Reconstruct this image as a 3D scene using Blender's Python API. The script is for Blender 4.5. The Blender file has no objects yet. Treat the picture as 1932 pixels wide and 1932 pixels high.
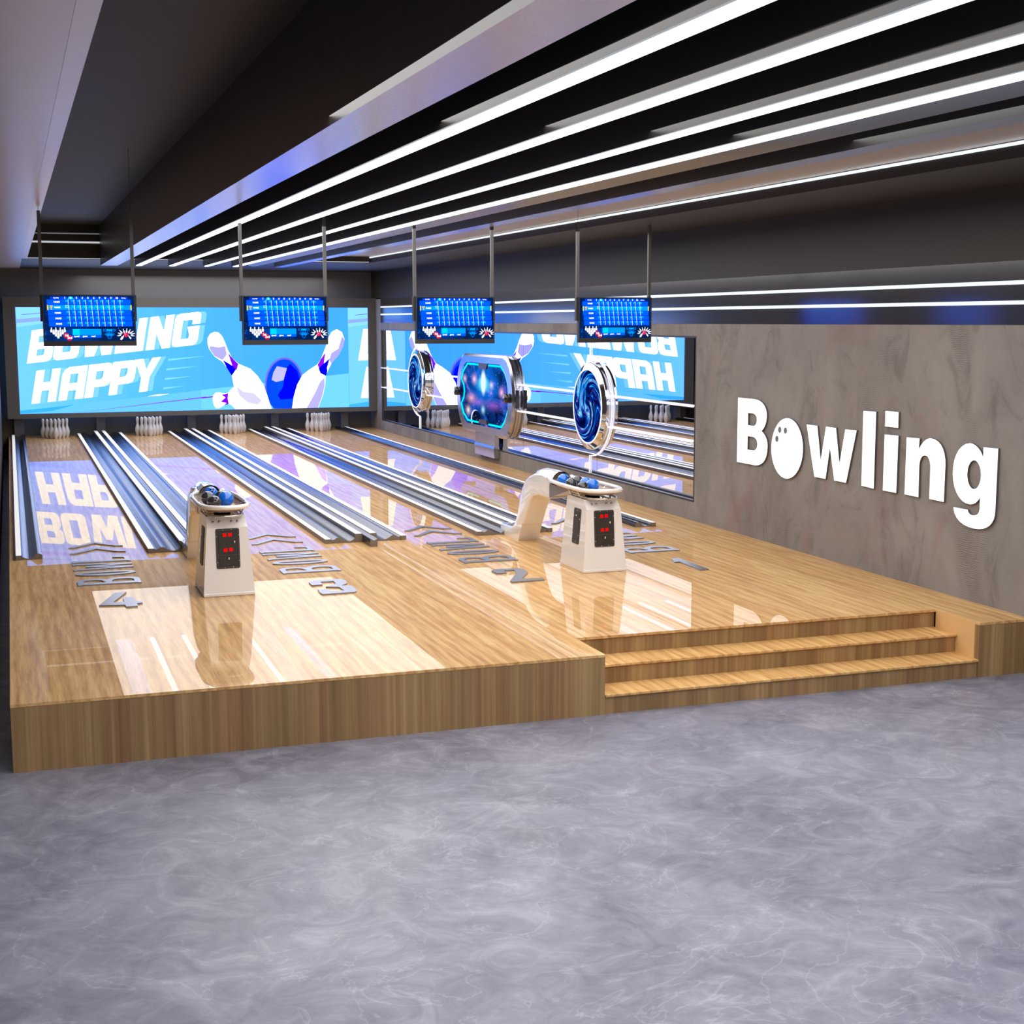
import bpy, bmesh, math, random
from mathutils import Vector, Matrix
from mathutils.geometry import tessellate_polygon
random.seed(7)
scn = bpy.context.scene
COL = scn.collection
scn.view_settings.view_transform = 'Standard'
scn.view_settings.look = 'None'
scn.cycles.use_denoising = True
scn.cycles.max_bounces = 8
scn.cycles.diffuse_bounces = 3
scn.cycles.glossy_bounces = 6
scn.cycles.adaptive_threshold = 0.03
scn.cycles.caustics_refractive = False
scn.cycles.sample_clamp_indirect = 6.0
PI = math.pi

SIGN = {'B': [[(5.01, 1.553), (4.645, 1.553), (4.573, 1.55), (4.509, 1.539), (4.455, 1.521), (4.411, 1.495), (4.378, 1.464), (4.358, 1.426), (4.352, 1.382), (4.355, 1.351), (4.363, 1.322), (4.374, 1.296), (4.39, 1.273), (4.409, 1.251), (4.433, 1.231), (4.459, 1.213), (4.419, 1.194), (4.387, 1.173), (4.361, 1.15), (4.342, 1.126), (4.329, 1.1), (4.322, 1.072), (4.321, 1.042), (4.327, 0.991), (4.343, 0.946), (4.369, 0.907), (4.405, 0.875), (4.453, 0.85), (4.511, 0.832), (4.581, 0.822), (5.01, 0.822)], [(4.771, 1.392), (4.67, 1.393), (4.645, 1.391), (4.623, 1.386), (4.605, 1.38), (4.591, 1.37), (4.58, 1.359), (4.574, 1.345), (4.571, 1.329), (4.572, 1.313), (4.577, 1.298), (4.585, 1.284), (4.597, 1.273), (4.611, 1.264), (4.629, 1.258), (4.648, 1.255), (4.769, 1.257)], [(4.77, 1.133), (4.667, 1.134), (4.635, 1.132), (4.608, 1.126), (4.587, 1.118), (4.57, 1.107), (4.558, 1.094), (4.551, 1.079), (4.548, 1.063), (4.549, 1.044), (4.555, 1.027), (4.564, 1.013), (4.577, 1.002), (4.594, 0.993), (4.614, 0.987), (4.636, 0.984), (4.77, 0.982)]], 'o': [[(3.584, 1.094), (3.585, 1.053), (3.591, 1.012), (3.602, 0.972), (3.618, 0.933), (3.64, 0.896), (3.666, 0.862), (3.696, 0.832), (3.729, 0.805), (3.766, 0.783), (3.806, 0.765), (3.847, 0.753), (3.889, 0.745), (3.932, 0.744), (3.975, 0.748), (4.017, 0.757), (4.057, 0.772), (4.095, 0.792), (4.129, 0.817), (4.16, 0.846), (4.186, 0.88), (4.207, 0.916), (4.224, 0.956), (4.234, 0.997), (4.239, 1.04), (4.238, 1.083), (4.231, 1.126), (4.219, 1.167), (4.201, 1.207), (4.178, 1.244), (4.15, 1.278), (4.119, 1.309), (4.083, 1.335), (4.045, 1.356), (4.005, 1.372), (3.963, 1.383), (3.92, 1.389), (3.878, 1.389), (3.836, 1.383), (3.795, 1.372), (3.756, 1.356), (3.72, 1.336), (3.688, 1.311), (3.659, 1.281), (3.634, 1.249), (3.614, 1.213), (3.599, 1.175), (3.589, 1.135)]], 'o_dots': [[(4.035, 1.256), (4.036, 1.243), (4.043, 1.232), (4.053, 1.224), (4.066, 1.22), (4.079, 1.222), (4.09, 1.229), (4.098, 1.239), (4.101, 1.252), (4.099, 1.265), (4.092, 1.276), (4.082, 1.284), (4.069, 1.288), (4.056, 1.286), (4.045, 1.279), (4.038, 1.269)], [(3.915, 1.257), (3.917, 1.244), (3.924, 1.232), (3.934, 1.224), (3.946, 1.221), (3.959, 1.223), (3.97, 1.229), (3.977, 1.239), (3.981, 1.252), (3.979, 1.265), (3.972, 1.276), (3.962, 1.284), (3.949, 1.287), (3.937, 1.286), (3.926, 1.279), (3.918, 1.269)], [(4.089, 1.155), (4.091, 1.142), (4.097, 1.131), (4.108, 1.122), (4.12, 1.119), (4.133, 1.12), (4.144, 1.127), (4.152, 1.137), (4.155, 1.15), (4.153, 1.163), (4.147, 1.175), (4.136, 1.183), (4.123, 1.186), (4.111, 1.185), (4.099, 1.178), (4.092, 1.168)]], 'w': [[(3.525, 1.349), (3.316, 1.348), (3.234, 1.001), (3.151, 1.352), (2.966, 1.351), (2.884, 0.998), (2.797, 1.349), (2.596, 1.353), (2.756, 0.822), (2.971, 0.824), (3.067, 1.143), (3.134, 0.822), (3.346, 0.822)]], 'l': [[(2.491, 1.551), (2.275, 1.552), (2.274, 0.817), (2.485, 0.824)]], 'i_dot': [[(2.123, 1.572), (1.911, 1.571), (1.909, 1.425), (2.121, 1.425)]], 'i': [[(2.123, 1.348), (1.901, 1.353), (1.905, 0.818), (2.122, 0.818)]], 'n': [[(1.771, 1.349), (1.573, 1.353), (1.579, 1.252), (1.561, 1.278), (1.54, 1.302), (1.518, 1.323), (1.493, 1.34), (1.466, 1.354), (1.438, 1.363), (1.408, 1.368), (1.349, 1.363), (1.299, 1.348), (1.257, 1.323), (1.224, 1.289), (1.2, 1.247), (1.185, 1.198), (1.18, 1.141), (1.183, 0.819), (1.396, 0.822), (1.397, 1.106), (1.401, 1.132), (1.408, 1.155), (1.418, 1.174), (1.431, 1.189), (1.446, 1.2), (1.465, 1.206), (1.486, 1.207), (1.507, 1.202), (1.524, 1.193), (1.538, 1.18), (1.549, 1.162), (1.557, 1.142), (1.562, 1.117), (1.563, 1.09), (1.559, 0.818), (1.773, 0.821)]], 'g': [[(0.667, 1.264), (0.668, 1.348), (0.478, 1.352), (0.48, 0.833), (0.484, 0.789), (0.497, 0.75), (0.52, 0.718), (0.55, 0.691), (0.588, 0.67), (0.633, 0.655), (0.684, 0.645), (0.76, 0.641), (0.831, 0.645), (0.895, 0.657), (0.951, 0.677), (0.996, 0.706), (1.028, 0.744), (1.044, 0.792), (0.844, 0.793), (0.839, 0.78), (0.831, 0.77), (0.821, 0.762), (0.808, 0.757), (0.794, 0.754), (0.778, 0.753), (0.761, 0.754), (0.736, 0.759), (0.717, 0.766), (0.703, 0.776), (0.694, 0.789), (0.688, 0.803), (0.685, 0.819), (0.686, 0.836), (0.686, 0.919), (0.699, 0.901), (0.714, 0.886), (0.731, 0.872), (0.749, 0.861), (0.769, 0.853), (0.791, 0.847), (0.814, 0.843), (0.873, 0.845), (0.926, 0.861), (0.972, 0.888), (1.011, 0.925), (1.041, 0.97), (1.061, 1.023), (1.071, 1.079), (1.07, 1.142), (1.058, 1.201), (1.034, 1.253), (1.001, 1.298), (0.958, 1.332), (0.907, 1.357), (0.848, 1.368), (0.815, 1.366), (0.784, 1.358), (0.755, 1.346), (0.728, 1.329), (0.704, 1.31), (0.684, 1.287), (0.667, 1.264)], [(0.687, 1.112), (0.688, 1.088), (0.691, 1.065), (0.698, 1.043), (0.708, 1.023), (0.721, 1.006), (0.736, 0.993), (0.753, 0.984), (0.77, 0.98), (0.788, 0.98), (0.806, 0.985), (0.823, 0.995), (0.838, 1.009), (0.85, 1.027), (0.86, 1.047), (0.867, 1.07), (0.871, 1.094), (0.87, 1.118), (0.867, 1.142), (0.86, 1.164), (0.849, 1.184), (0.836, 1.201), (0.821, 1.214), (0.804, 1.222), (0.787, 1.226), (0.769, 1.226), (0.751, 1.22), (0.735, 1.21), (0.72, 1.196), (0.707, 1.179), (0.697, 1.158), (0.691, 1.136)]]}
DIGITS = {'4': [(0.887, 3.622), (0.989, 3.629), (0.841, 3.171), (0.936, 3.168), (0.94, 3.376), (1.029, 3.376), (1.035, 3.163), (1.088, 3.16), (1.083, 3.074), (1.035, 3.071), (1.031, 2.941), (0.936, 2.945), (0.933, 3.036), (0.721, 3.077)], '3': [(2.622, 3.549), (2.676, 3.621), (2.944, 3.624), (2.968, 3.517), (2.945, 3.375), (2.869, 3.286), (2.957, 3.244), (2.96, 3.099), (2.94, 2.964), (2.911, 2.935), (2.626, 2.933), (2.617, 3.02), (2.628, 3.167), (2.724, 3.163), (2.716, 3.05), (2.846, 3.038), (2.836, 3.22), (2.725, 3.276), (2.848, 3.399), (2.852, 3.531), (2.728, 3.533), (2.719, 3.392), (2.621, 3.385)], '2': [(4.419, 3.572), (4.463, 3.627), (4.718, 3.613), (4.741, 3.533), (4.728, 3.391), (4.704, 3.331), (4.546, 3.061), (4.745, 3.034), (4.732, 2.94), (4.41, 2.93), (4.408, 2.99), (4.595, 3.352), (4.636, 3.524), (4.527, 3.533), (4.517, 3.409), (4.419, 3.404)], '1': [(6.367, 3.614), (6.452, 3.629), (6.445, 2.936), (6.343, 2.926), (6.363, 3.424), (6.303, 3.414)]}
ART = [((150, 236, 255), [[(0.245, 2.71), (2.668, 2.715), (2.482, 2.634), (0.26, 2.295)]]), ((112, 214, 255), [[(0.245, 0.571), (2.837, 0.818), (4.087, 0.948), (4.073, 0.494), (0.25, 0.507)]]), ((62, 190, 255), [[(0.245, 0.571), (1.355, 0.675), (0.861, 0.547), (0.25, 0.507)]]), ((122, 226, 255), [[(3.974, 0.941), (4.673, 1.006), (5.305, 1.063), (6.733, 1.206), (7.231, 1.254), (7.23, 0.503), (3.961, 0.509)]]), ((128, 222, 255), [[(7.231, 2.705), (7.685, 2.706), (7.678, 0.501), (7.238, 0.503)]]), ((150, 236, 255), [[(7.231, 2.705), (7.685, 2.706), (7.681, 2.337), (7.232, 2.28)]]), ((150, 186, 252), [[(7.237, 2.44), (7.681, 2.479), (7.682, 2.405), (7.236, 2.363)]]), ((110, 60, 255), [[(7.392, 2.549), (7.677, 2.58), (7.677, 2.568), (7.392, 2.539)]]), ((255, 255, 255), [[(7.577, 2.234), (7.682, 2.239), (7.676, 1.732), (7.644, 1.703), (7.678, 1.703), (7.677, 1.546), (7.452, 1.539)]]), ((255, 255, 255), [[(7.635, 1.39), (7.675, 1.397), (7.673, 0.703), (7.499, 0.698)]]), ((66, 194, 255), [[(7.239, 0.562), (7.676, 0.612), (7.676, 0.501), (7.238, 0.503)]]), ((150, 186, 252), [[(0.254, 2.461), (1.147, 2.538), (1.144, 2.464), (0.254, 2.378)]]), ((120, 60, 255), [[(0.363, 2.558), (1.151, 2.632), (1.15, 2.619), (0.363, 2.548)]]), ((150, 0, 255), [[(1.328, 0.502), (4.082, 0.795), (4.082, 0.775), (1.348, 0.502)]]), ((150, 0, 255), [[(3.969, 0.778), (4.251, 0.803), (4.251, 0.78), (3.968, 0.755)]]), ((255, 235, 250), [[(2.827, 0.82), (3.05, 0.862), (3.295, 0.87), (3.092, 0.833)]]), ((140, 236, 255), [[(3.298, 1.616), (4.108, 1.674), (3.29, 1.573)]]), ((140, 236, 255), [[(3.253, 1.411), (3.946, 1.458), (3.248, 1.368)]]), ((140, 236, 255), [[(3.215, 1.208), (3.789, 1.241), (3.205, 1.165)]]), ((140, 236, 255), [[(3.176, 1.007), (3.621, 1.032), (3.166, 0.964)]]), ((140, 226, 255), [[(0.526, 1.556), (0.656, 2.242), (1.053, 2.287), (1.115, 2.267), (1.128, 2.201), (1.097, 2.035), (1.03, 1.954), (1.069, 1.884), (1.035, 1.704), (0.989, 1.632), (0.91, 1.596)], [(0.717, 1.711), (0.743, 1.848), (0.896, 1.865), (0.875, 1.755), (0.843, 1.724)], [(0.769, 1.986), (0.795, 2.123), (0.948, 2.14), (0.927, 2.03), (0.895, 2.0)]]), ((140, 226, 255), [[(1.13, 1.62), (1.069, 1.64), (1.055, 1.706), (1.148, 2.203), (1.188, 2.275), (1.26, 2.31), (1.581, 2.346), (1.643, 2.326), (1.657, 2.26), (1.564, 1.761), (1.524, 1.688), (1.452, 1.653)], [(1.232, 1.779), (1.305, 2.166), (1.472, 2.185), (1.4, 1.797)]]), ((140, 226, 255), [[(1.736, 2.363), (1.905, 2.382), (1.857, 1.983), (1.978, 2.241), (2.114, 2.256), (2.149, 2.014), (2.252, 2.421), (2.415, 2.44), (2.218, 1.734), (2.027, 1.714), (1.997, 1.984), (1.877, 1.698), (1.688, 1.678)]]), ((140, 226, 255), [[(2.293, 1.742), (2.422, 2.441), (2.594, 2.46), (2.493, 1.914), (2.72, 1.939), (2.692, 1.784)]]), ((140, 226, 255), [[(2.705, 1.786), (2.835, 2.487), (3.007, 2.506), (2.878, 1.804)]]), ((140, 226, 255), [[(2.941, 1.81), (3.07, 2.513), (3.236, 2.532), (3.335, 2.212), (3.397, 2.55), (3.571, 2.57), (3.443, 1.863), (3.275, 1.846), (3.176, 2.167), (3.114, 1.829)]]), ((140, 226, 255), [[(3.569, 1.877), (3.504, 1.898), (3.489, 1.965), (3.582, 2.474), (3.622, 2.548), (3.698, 2.584), (4.064, 2.625), (4.117, 2.61), (4.137, 2.564), (4.103, 2.379), (3.933, 2.361), (3.951, 2.46), (3.747, 2.437), (3.675, 2.041), (3.844, 2.059), (3.859, 2.144), (3.834, 2.308), (4.095, 2.337), (4.039, 2.024), (3.997, 1.95), (3.921, 1.914)]]), ((255, 255, 255), [[(0.422, 1.546), (0.552, 2.231), (0.948, 2.276), (1.009, 2.256), (1.023, 2.19), (0.992, 2.025), (0.924, 1.943), (0.963, 1.873), (0.929, 1.694), (0.883, 1.622), (0.805, 1.587)], [(0.613, 1.701), (0.639, 1.838), (0.791, 1.855), (0.77, 1.745), (0.738, 1.714)], [(0.665, 1.976), (0.691, 2.113), (0.843, 2.13), (0.822, 2.02), (0.79, 1.989)]]), ((255, 255, 255), [[(1.024, 1.61), (0.963, 1.63), (0.949, 1.696), (1.043, 2.192), (1.082, 2.264), (1.154, 2.299), (1.475, 2.335), (1.537, 2.315), (1.551, 2.249), (1.458, 1.75), (1.418, 1.678), (1.345, 1.644)], [(1.126, 1.769), (1.199, 2.156), (1.366, 2.174), (1.293, 1.787)]]), ((255, 255, 255), [[(1.63, 2.353), (1.798, 2.372), (1.75, 1.972), (1.871, 2.23), (2.007, 2.245), (2.041, 2.004), (2.144, 2.41), (2.307, 2.429), (2.11, 1.724), (1.919, 1.704), (1.89, 1.974), (1.77, 1.688), (1.581, 1.668)]]), ((255, 255, 255), [[(2.185, 1.732), (2.314, 2.43), (2.485, 2.449), (2.384, 1.904), (2.611, 1.928), (2.582, 1.774)]]), ((255, 255, 255), [[(2.596, 1.775), (2.725, 2.476), (2.898, 2.495), (2.769, 1.794)]]), ((255, 255, 255), [[(2.831, 1.8), (2.96, 2.502), (3.126, 2.521), (3.224, 2.201), (3.286, 2.539), (3.461, 2.559), (3.332, 1.853), (3.164, 1.835), (3.066, 2.156), (3.004, 1.818)]]), ((255, 255, 255), [[(3.458, 1.866), (3.393, 1.887), (3.378, 1.955), (3.471, 2.463), (3.511, 2.537), (3.587, 2.573), (3.952, 2.614), (4.005, 2.599), (4.024, 2.553), (3.991, 2.368), (3.821, 2.35), (3.839, 2.449), (3.635, 2.426), (3.563, 2.03), (3.732, 2.048), (3.747, 2.133), (3.722, 2.297), (3.983, 2.326), (3.926, 2.013), (3.885, 1.939), (3.809, 1.903)]]), ((140, 226, 255), [[(0.58, 0.716), (0.71, 1.407), (0.876, 1.424), (0.827, 1.161), (0.98, 1.177), (1.029, 1.44), (1.196, 1.457), (1.066, 0.763), (0.899, 0.747), (0.947, 1.004), (0.794, 0.988), (0.746, 0.732)]]), ((140, 226, 255), [[(1.12, 0.768), (1.224, 1.324), (1.281, 1.418), (1.371, 1.475), (1.748, 1.514), (1.618, 0.816), (1.449, 0.8), (1.486, 0.995), (1.324, 0.979), (1.288, 0.785)], [(1.353, 1.133), (1.389, 1.327), (1.551, 1.344), (1.514, 1.149)]]), ((140, 226, 255), [[(1.646, 0.819), (1.776, 1.517), (2.17, 1.558), (2.233, 1.537), (2.248, 1.47), (2.194, 1.182), (2.146, 1.102), (2.066, 1.066), (1.854, 1.045), (1.815, 0.835)], [(1.883, 1.199), (1.917, 1.381), (2.066, 1.396), (2.043, 1.27), (1.999, 1.211)]]), ((140, 226, 255), [[(2.136, 0.866), (2.266, 1.568), (2.664, 1.609), (2.728, 1.588), (2.743, 1.521), (2.69, 1.232), (2.641, 1.151), (2.56, 1.115), (2.346, 1.094), (2.307, 0.883)], [(2.375, 1.249), (2.409, 1.431), (2.56, 1.447), (2.537, 1.32), (2.492, 1.26)]]), ((140, 226, 255), [[(2.713, 1.614), (2.893, 1.633), (2.939, 1.402), (3.073, 1.651), (3.255, 1.67), (2.998, 1.242), (2.944, 0.944), (2.77, 0.928), (2.825, 1.224)]]), ((255, 255, 255), [[(0.475, 0.707), (0.605, 1.397), (0.771, 1.414), (0.722, 1.152), (0.874, 1.167), (0.924, 1.43), (1.09, 1.447), (0.96, 0.754), (0.794, 0.738), (0.842, 0.994), (0.689, 0.979), (0.641, 0.723)]]), ((255, 255, 255), [[(1.014, 0.759), (1.118, 1.314), (1.175, 1.408), (1.264, 1.465), (1.641, 1.504), (1.511, 0.807), (1.343, 0.791), (1.379, 0.986), (1.218, 0.97), (1.181, 0.776)], [(1.246, 1.123), (1.283, 1.318), (1.444, 1.334), (1.408, 1.139)]]), ((255, 255, 255), [[(1.538, 0.81), (1.668, 1.507), (2.062, 1.548), (2.125, 1.527), (2.139, 1.46), (2.086, 1.173), (2.038, 1.092), (1.957, 1.057), (1.747, 1.036), (1.708, 0.826)], [(1.775, 1.19), (1.809, 1.371), (1.959, 1.386), (1.935, 1.261), (1.891, 1.201)]]), ((255, 255, 255), [[(2.028, 0.857), (2.158, 1.558), (2.555, 1.599), (2.619, 1.578), (2.634, 1.511), (2.58, 1.222), (2.532, 1.141), (2.451, 1.105), (2.238, 1.084), (2.199, 0.874)], [(2.266, 1.239), (2.3, 1.421), (2.451, 1.437), (2.428, 1.31), (2.383, 1.251)]]), ((255, 255, 255), [[(2.603, 1.604), (2.783, 1.623), (2.829, 1.392), (2.963, 1.641), (3.144, 1.66), (2.888, 1.232), (2.834, 0.935), (2.66, 0.918), (2.715, 1.215)]]), ((125, 115, 255), [[(6.211, 1.01), (6.203, 0.914), (6.185, 0.821), (6.157, 0.733), (6.12, 0.652), (6.074, 0.58), (6.021, 0.519), (5.962, 0.496), (5.899, 0.498), (5.833, 0.499), (5.766, 0.501), (5.698, 0.502), (5.632, 0.503), (5.57, 0.505), (5.513, 0.529), (5.463, 0.592), (5.421, 0.666), (5.388, 0.748), (5.365, 0.836), (5.351, 0.929), (5.348, 1.023), (5.356, 1.118), (5.374, 1.21), (5.401, 1.297), (5.438, 1.377), (5.484, 1.449), (5.536, 1.51), (5.595, 1.559), (5.658, 1.594), (5.724, 1.616), (5.791, 1.623), (5.858, 1.615), (5.924, 1.592), (5.985, 1.555), (6.042, 1.504), (6.092, 1.442), (6.135, 1.369), (6.169, 1.287), (6.193, 1.199), (6.207, 1.105)]]), ((6, 80, 250), [[(6.177, 0.981), (6.17, 0.887), (6.153, 0.796), (6.127, 0.709), (6.092, 0.629), (6.05, 0.558), (6.001, 0.498), (5.947, 0.499), (5.889, 0.5), (5.828, 0.501), (5.766, 0.503), (5.703, 0.504), (5.643, 0.505), (5.585, 0.506), (5.532, 0.508), (5.486, 0.57), (5.447, 0.642), (5.417, 0.723), (5.395, 0.81), (5.383, 0.901), (5.38, 0.994), (5.387, 1.087), (5.404, 1.178), (5.43, 1.264), (5.464, 1.343), (5.506, 1.413), (5.555, 1.473), (5.609, 1.521), (5.667, 1.556), (5.728, 1.578), (5.79, 1.584), (5.852, 1.576), (5.912, 1.554), (5.969, 1.518), (6.022, 1.468), (6.068, 1.407), (6.107, 1.335), (6.139, 1.254), (6.161, 1.167), (6.174, 1.075)]]), ((0, 8, 250), [[(5.815, 1.373), (5.914, 1.487), (6.067, 1.331), (6.139, 1.079), (6.115, 0.866), (5.956, 0.714), (5.683, 0.7), (5.627, 0.797), (5.748, 0.988)]]), ((205, 200, 255), [[(5.622, 1.433), (5.844, 1.388), (5.76, 1.123), (5.595, 1.087), (5.499, 1.136), (5.542, 1.299)]]), ((0, 90, 255), [[(5.742, 1.008), (5.738, 0.975), (5.726, 0.946), (5.709, 0.925), (5.689, 0.913), (5.667, 0.914), (5.647, 0.926), (5.631, 0.947), (5.621, 0.977), (5.618, 1.01), (5.623, 1.042), (5.634, 1.071), (5.651, 1.092), (5.672, 1.104), (5.693, 1.103), (5.713, 1.091), (5.729, 1.07), (5.739, 1.041)]]), ((255, 255, 255), [[(4.208, 0.728), (4.224, 0.823), (4.282, 0.879), (4.357, 0.885), (4.441, 0.857), (4.536, 0.859), (4.595, 0.931), (4.676, 0.996), (4.822, 0.908), (4.907, 0.511), (4.694, 0.512), (4.605, 0.606), (4.539, 0.626), (4.434, 0.59), (4.347, 0.538), (4.272, 0.54), (4.227, 0.613)]]), ((140, 10, 245), [[(4.399, 0.829), (4.546, 0.859), (4.533, 0.741), (4.552, 0.626), (4.444, 0.594), (4.502, 0.646), (4.38, 0.677), (4.486, 0.77)]]), ((255, 255, 255), [[(4.131, 1.959), (4.141, 2.062), (4.196, 2.146), (4.291, 2.189), (4.375, 2.174), (4.448, 2.098), (4.51, 1.956), (4.562, 1.805), (4.643, 1.634), (4.781, 1.499), (5.045, 1.382), (5.194, 1.227), (5.305, 1.053), (5.395, 0.802), (5.48, 0.503), (4.755, 0.511), (4.687, 0.814), (4.673, 1.006), (4.632, 1.244), (4.551, 1.388), (4.442, 1.541), (4.276, 1.656), (4.159, 1.827)]]), ((190, 184, 255), [[(4.189, 1.883), (4.375, 1.853), (4.508, 1.881), (4.54, 1.691), (4.443, 1.579), (4.276, 1.665), (4.168, 1.827)]]), ((226, 222, 255), [[(4.73, 1.005), (4.879, 0.887), (5.107, 0.845), (5.276, 0.688), (5.178, 0.594), (4.949, 0.656), (4.782, 0.813)]]), ((0, 0, 250), [[(4.449, 1.584), (4.647, 1.459), (4.75, 1.405), (4.632, 1.239), (4.532, 1.407)]]), ((140, 10, 245), [[(4.561, 1.744), (4.643, 1.634), (4.781, 1.49), (4.739, 1.357), (4.647, 1.463)]]), ((255, 255, 255), [[(6.788, 2.059), (6.849, 2.174), (6.969, 2.236), (7.087, 2.173), (7.148, 1.999), (7.111, 1.844), (6.999, 1.65), (6.837, 1.477), (6.755, 1.322), (6.703, 1.206), (6.689, 1.012), (6.635, 0.779), (6.521, 0.5), (5.937, 0.503), (5.976, 0.752), (6.06, 1.022), (6.182, 1.233), (6.361, 1.366), (6.52, 1.461), (6.601, 1.576), (6.715, 1.846)]]), ((185, 182, 255), [[(7.086, 2.077), (7.148, 1.999), (7.111, 1.844), (6.999, 1.65), (6.837, 1.477), (6.789, 1.555), (6.841, 1.71), (7.001, 1.806)]]), ((196, 190, 255), [[(6.672, 1.168), (6.679, 1.012), (6.626, 0.779), (6.517, 0.502), (6.265, 0.504), (6.449, 0.821), (6.572, 1.072)]]), ((150, 20, 245), [[(6.707, 1.73), (6.662, 1.45), (6.567, 1.354), (6.524, 1.451), (6.601, 1.576)]]), ((0, 0, 250), [[(6.799, 1.59), (6.628, 1.45), (6.548, 1.373), (6.586, 1.27), (6.709, 1.206), (6.744, 1.313), (6.736, 1.381)]])]


# ------------------------------------------------------------------ helpers
def lin(c, g=None):
    r = []
    for v in c[:3]:
        v = v / 255.0
        r.append(v / 12.92 if v <= 0.04045 else ((v + 0.055) / 1.055) ** 2.4)
    return (*r, 1.0)

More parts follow.
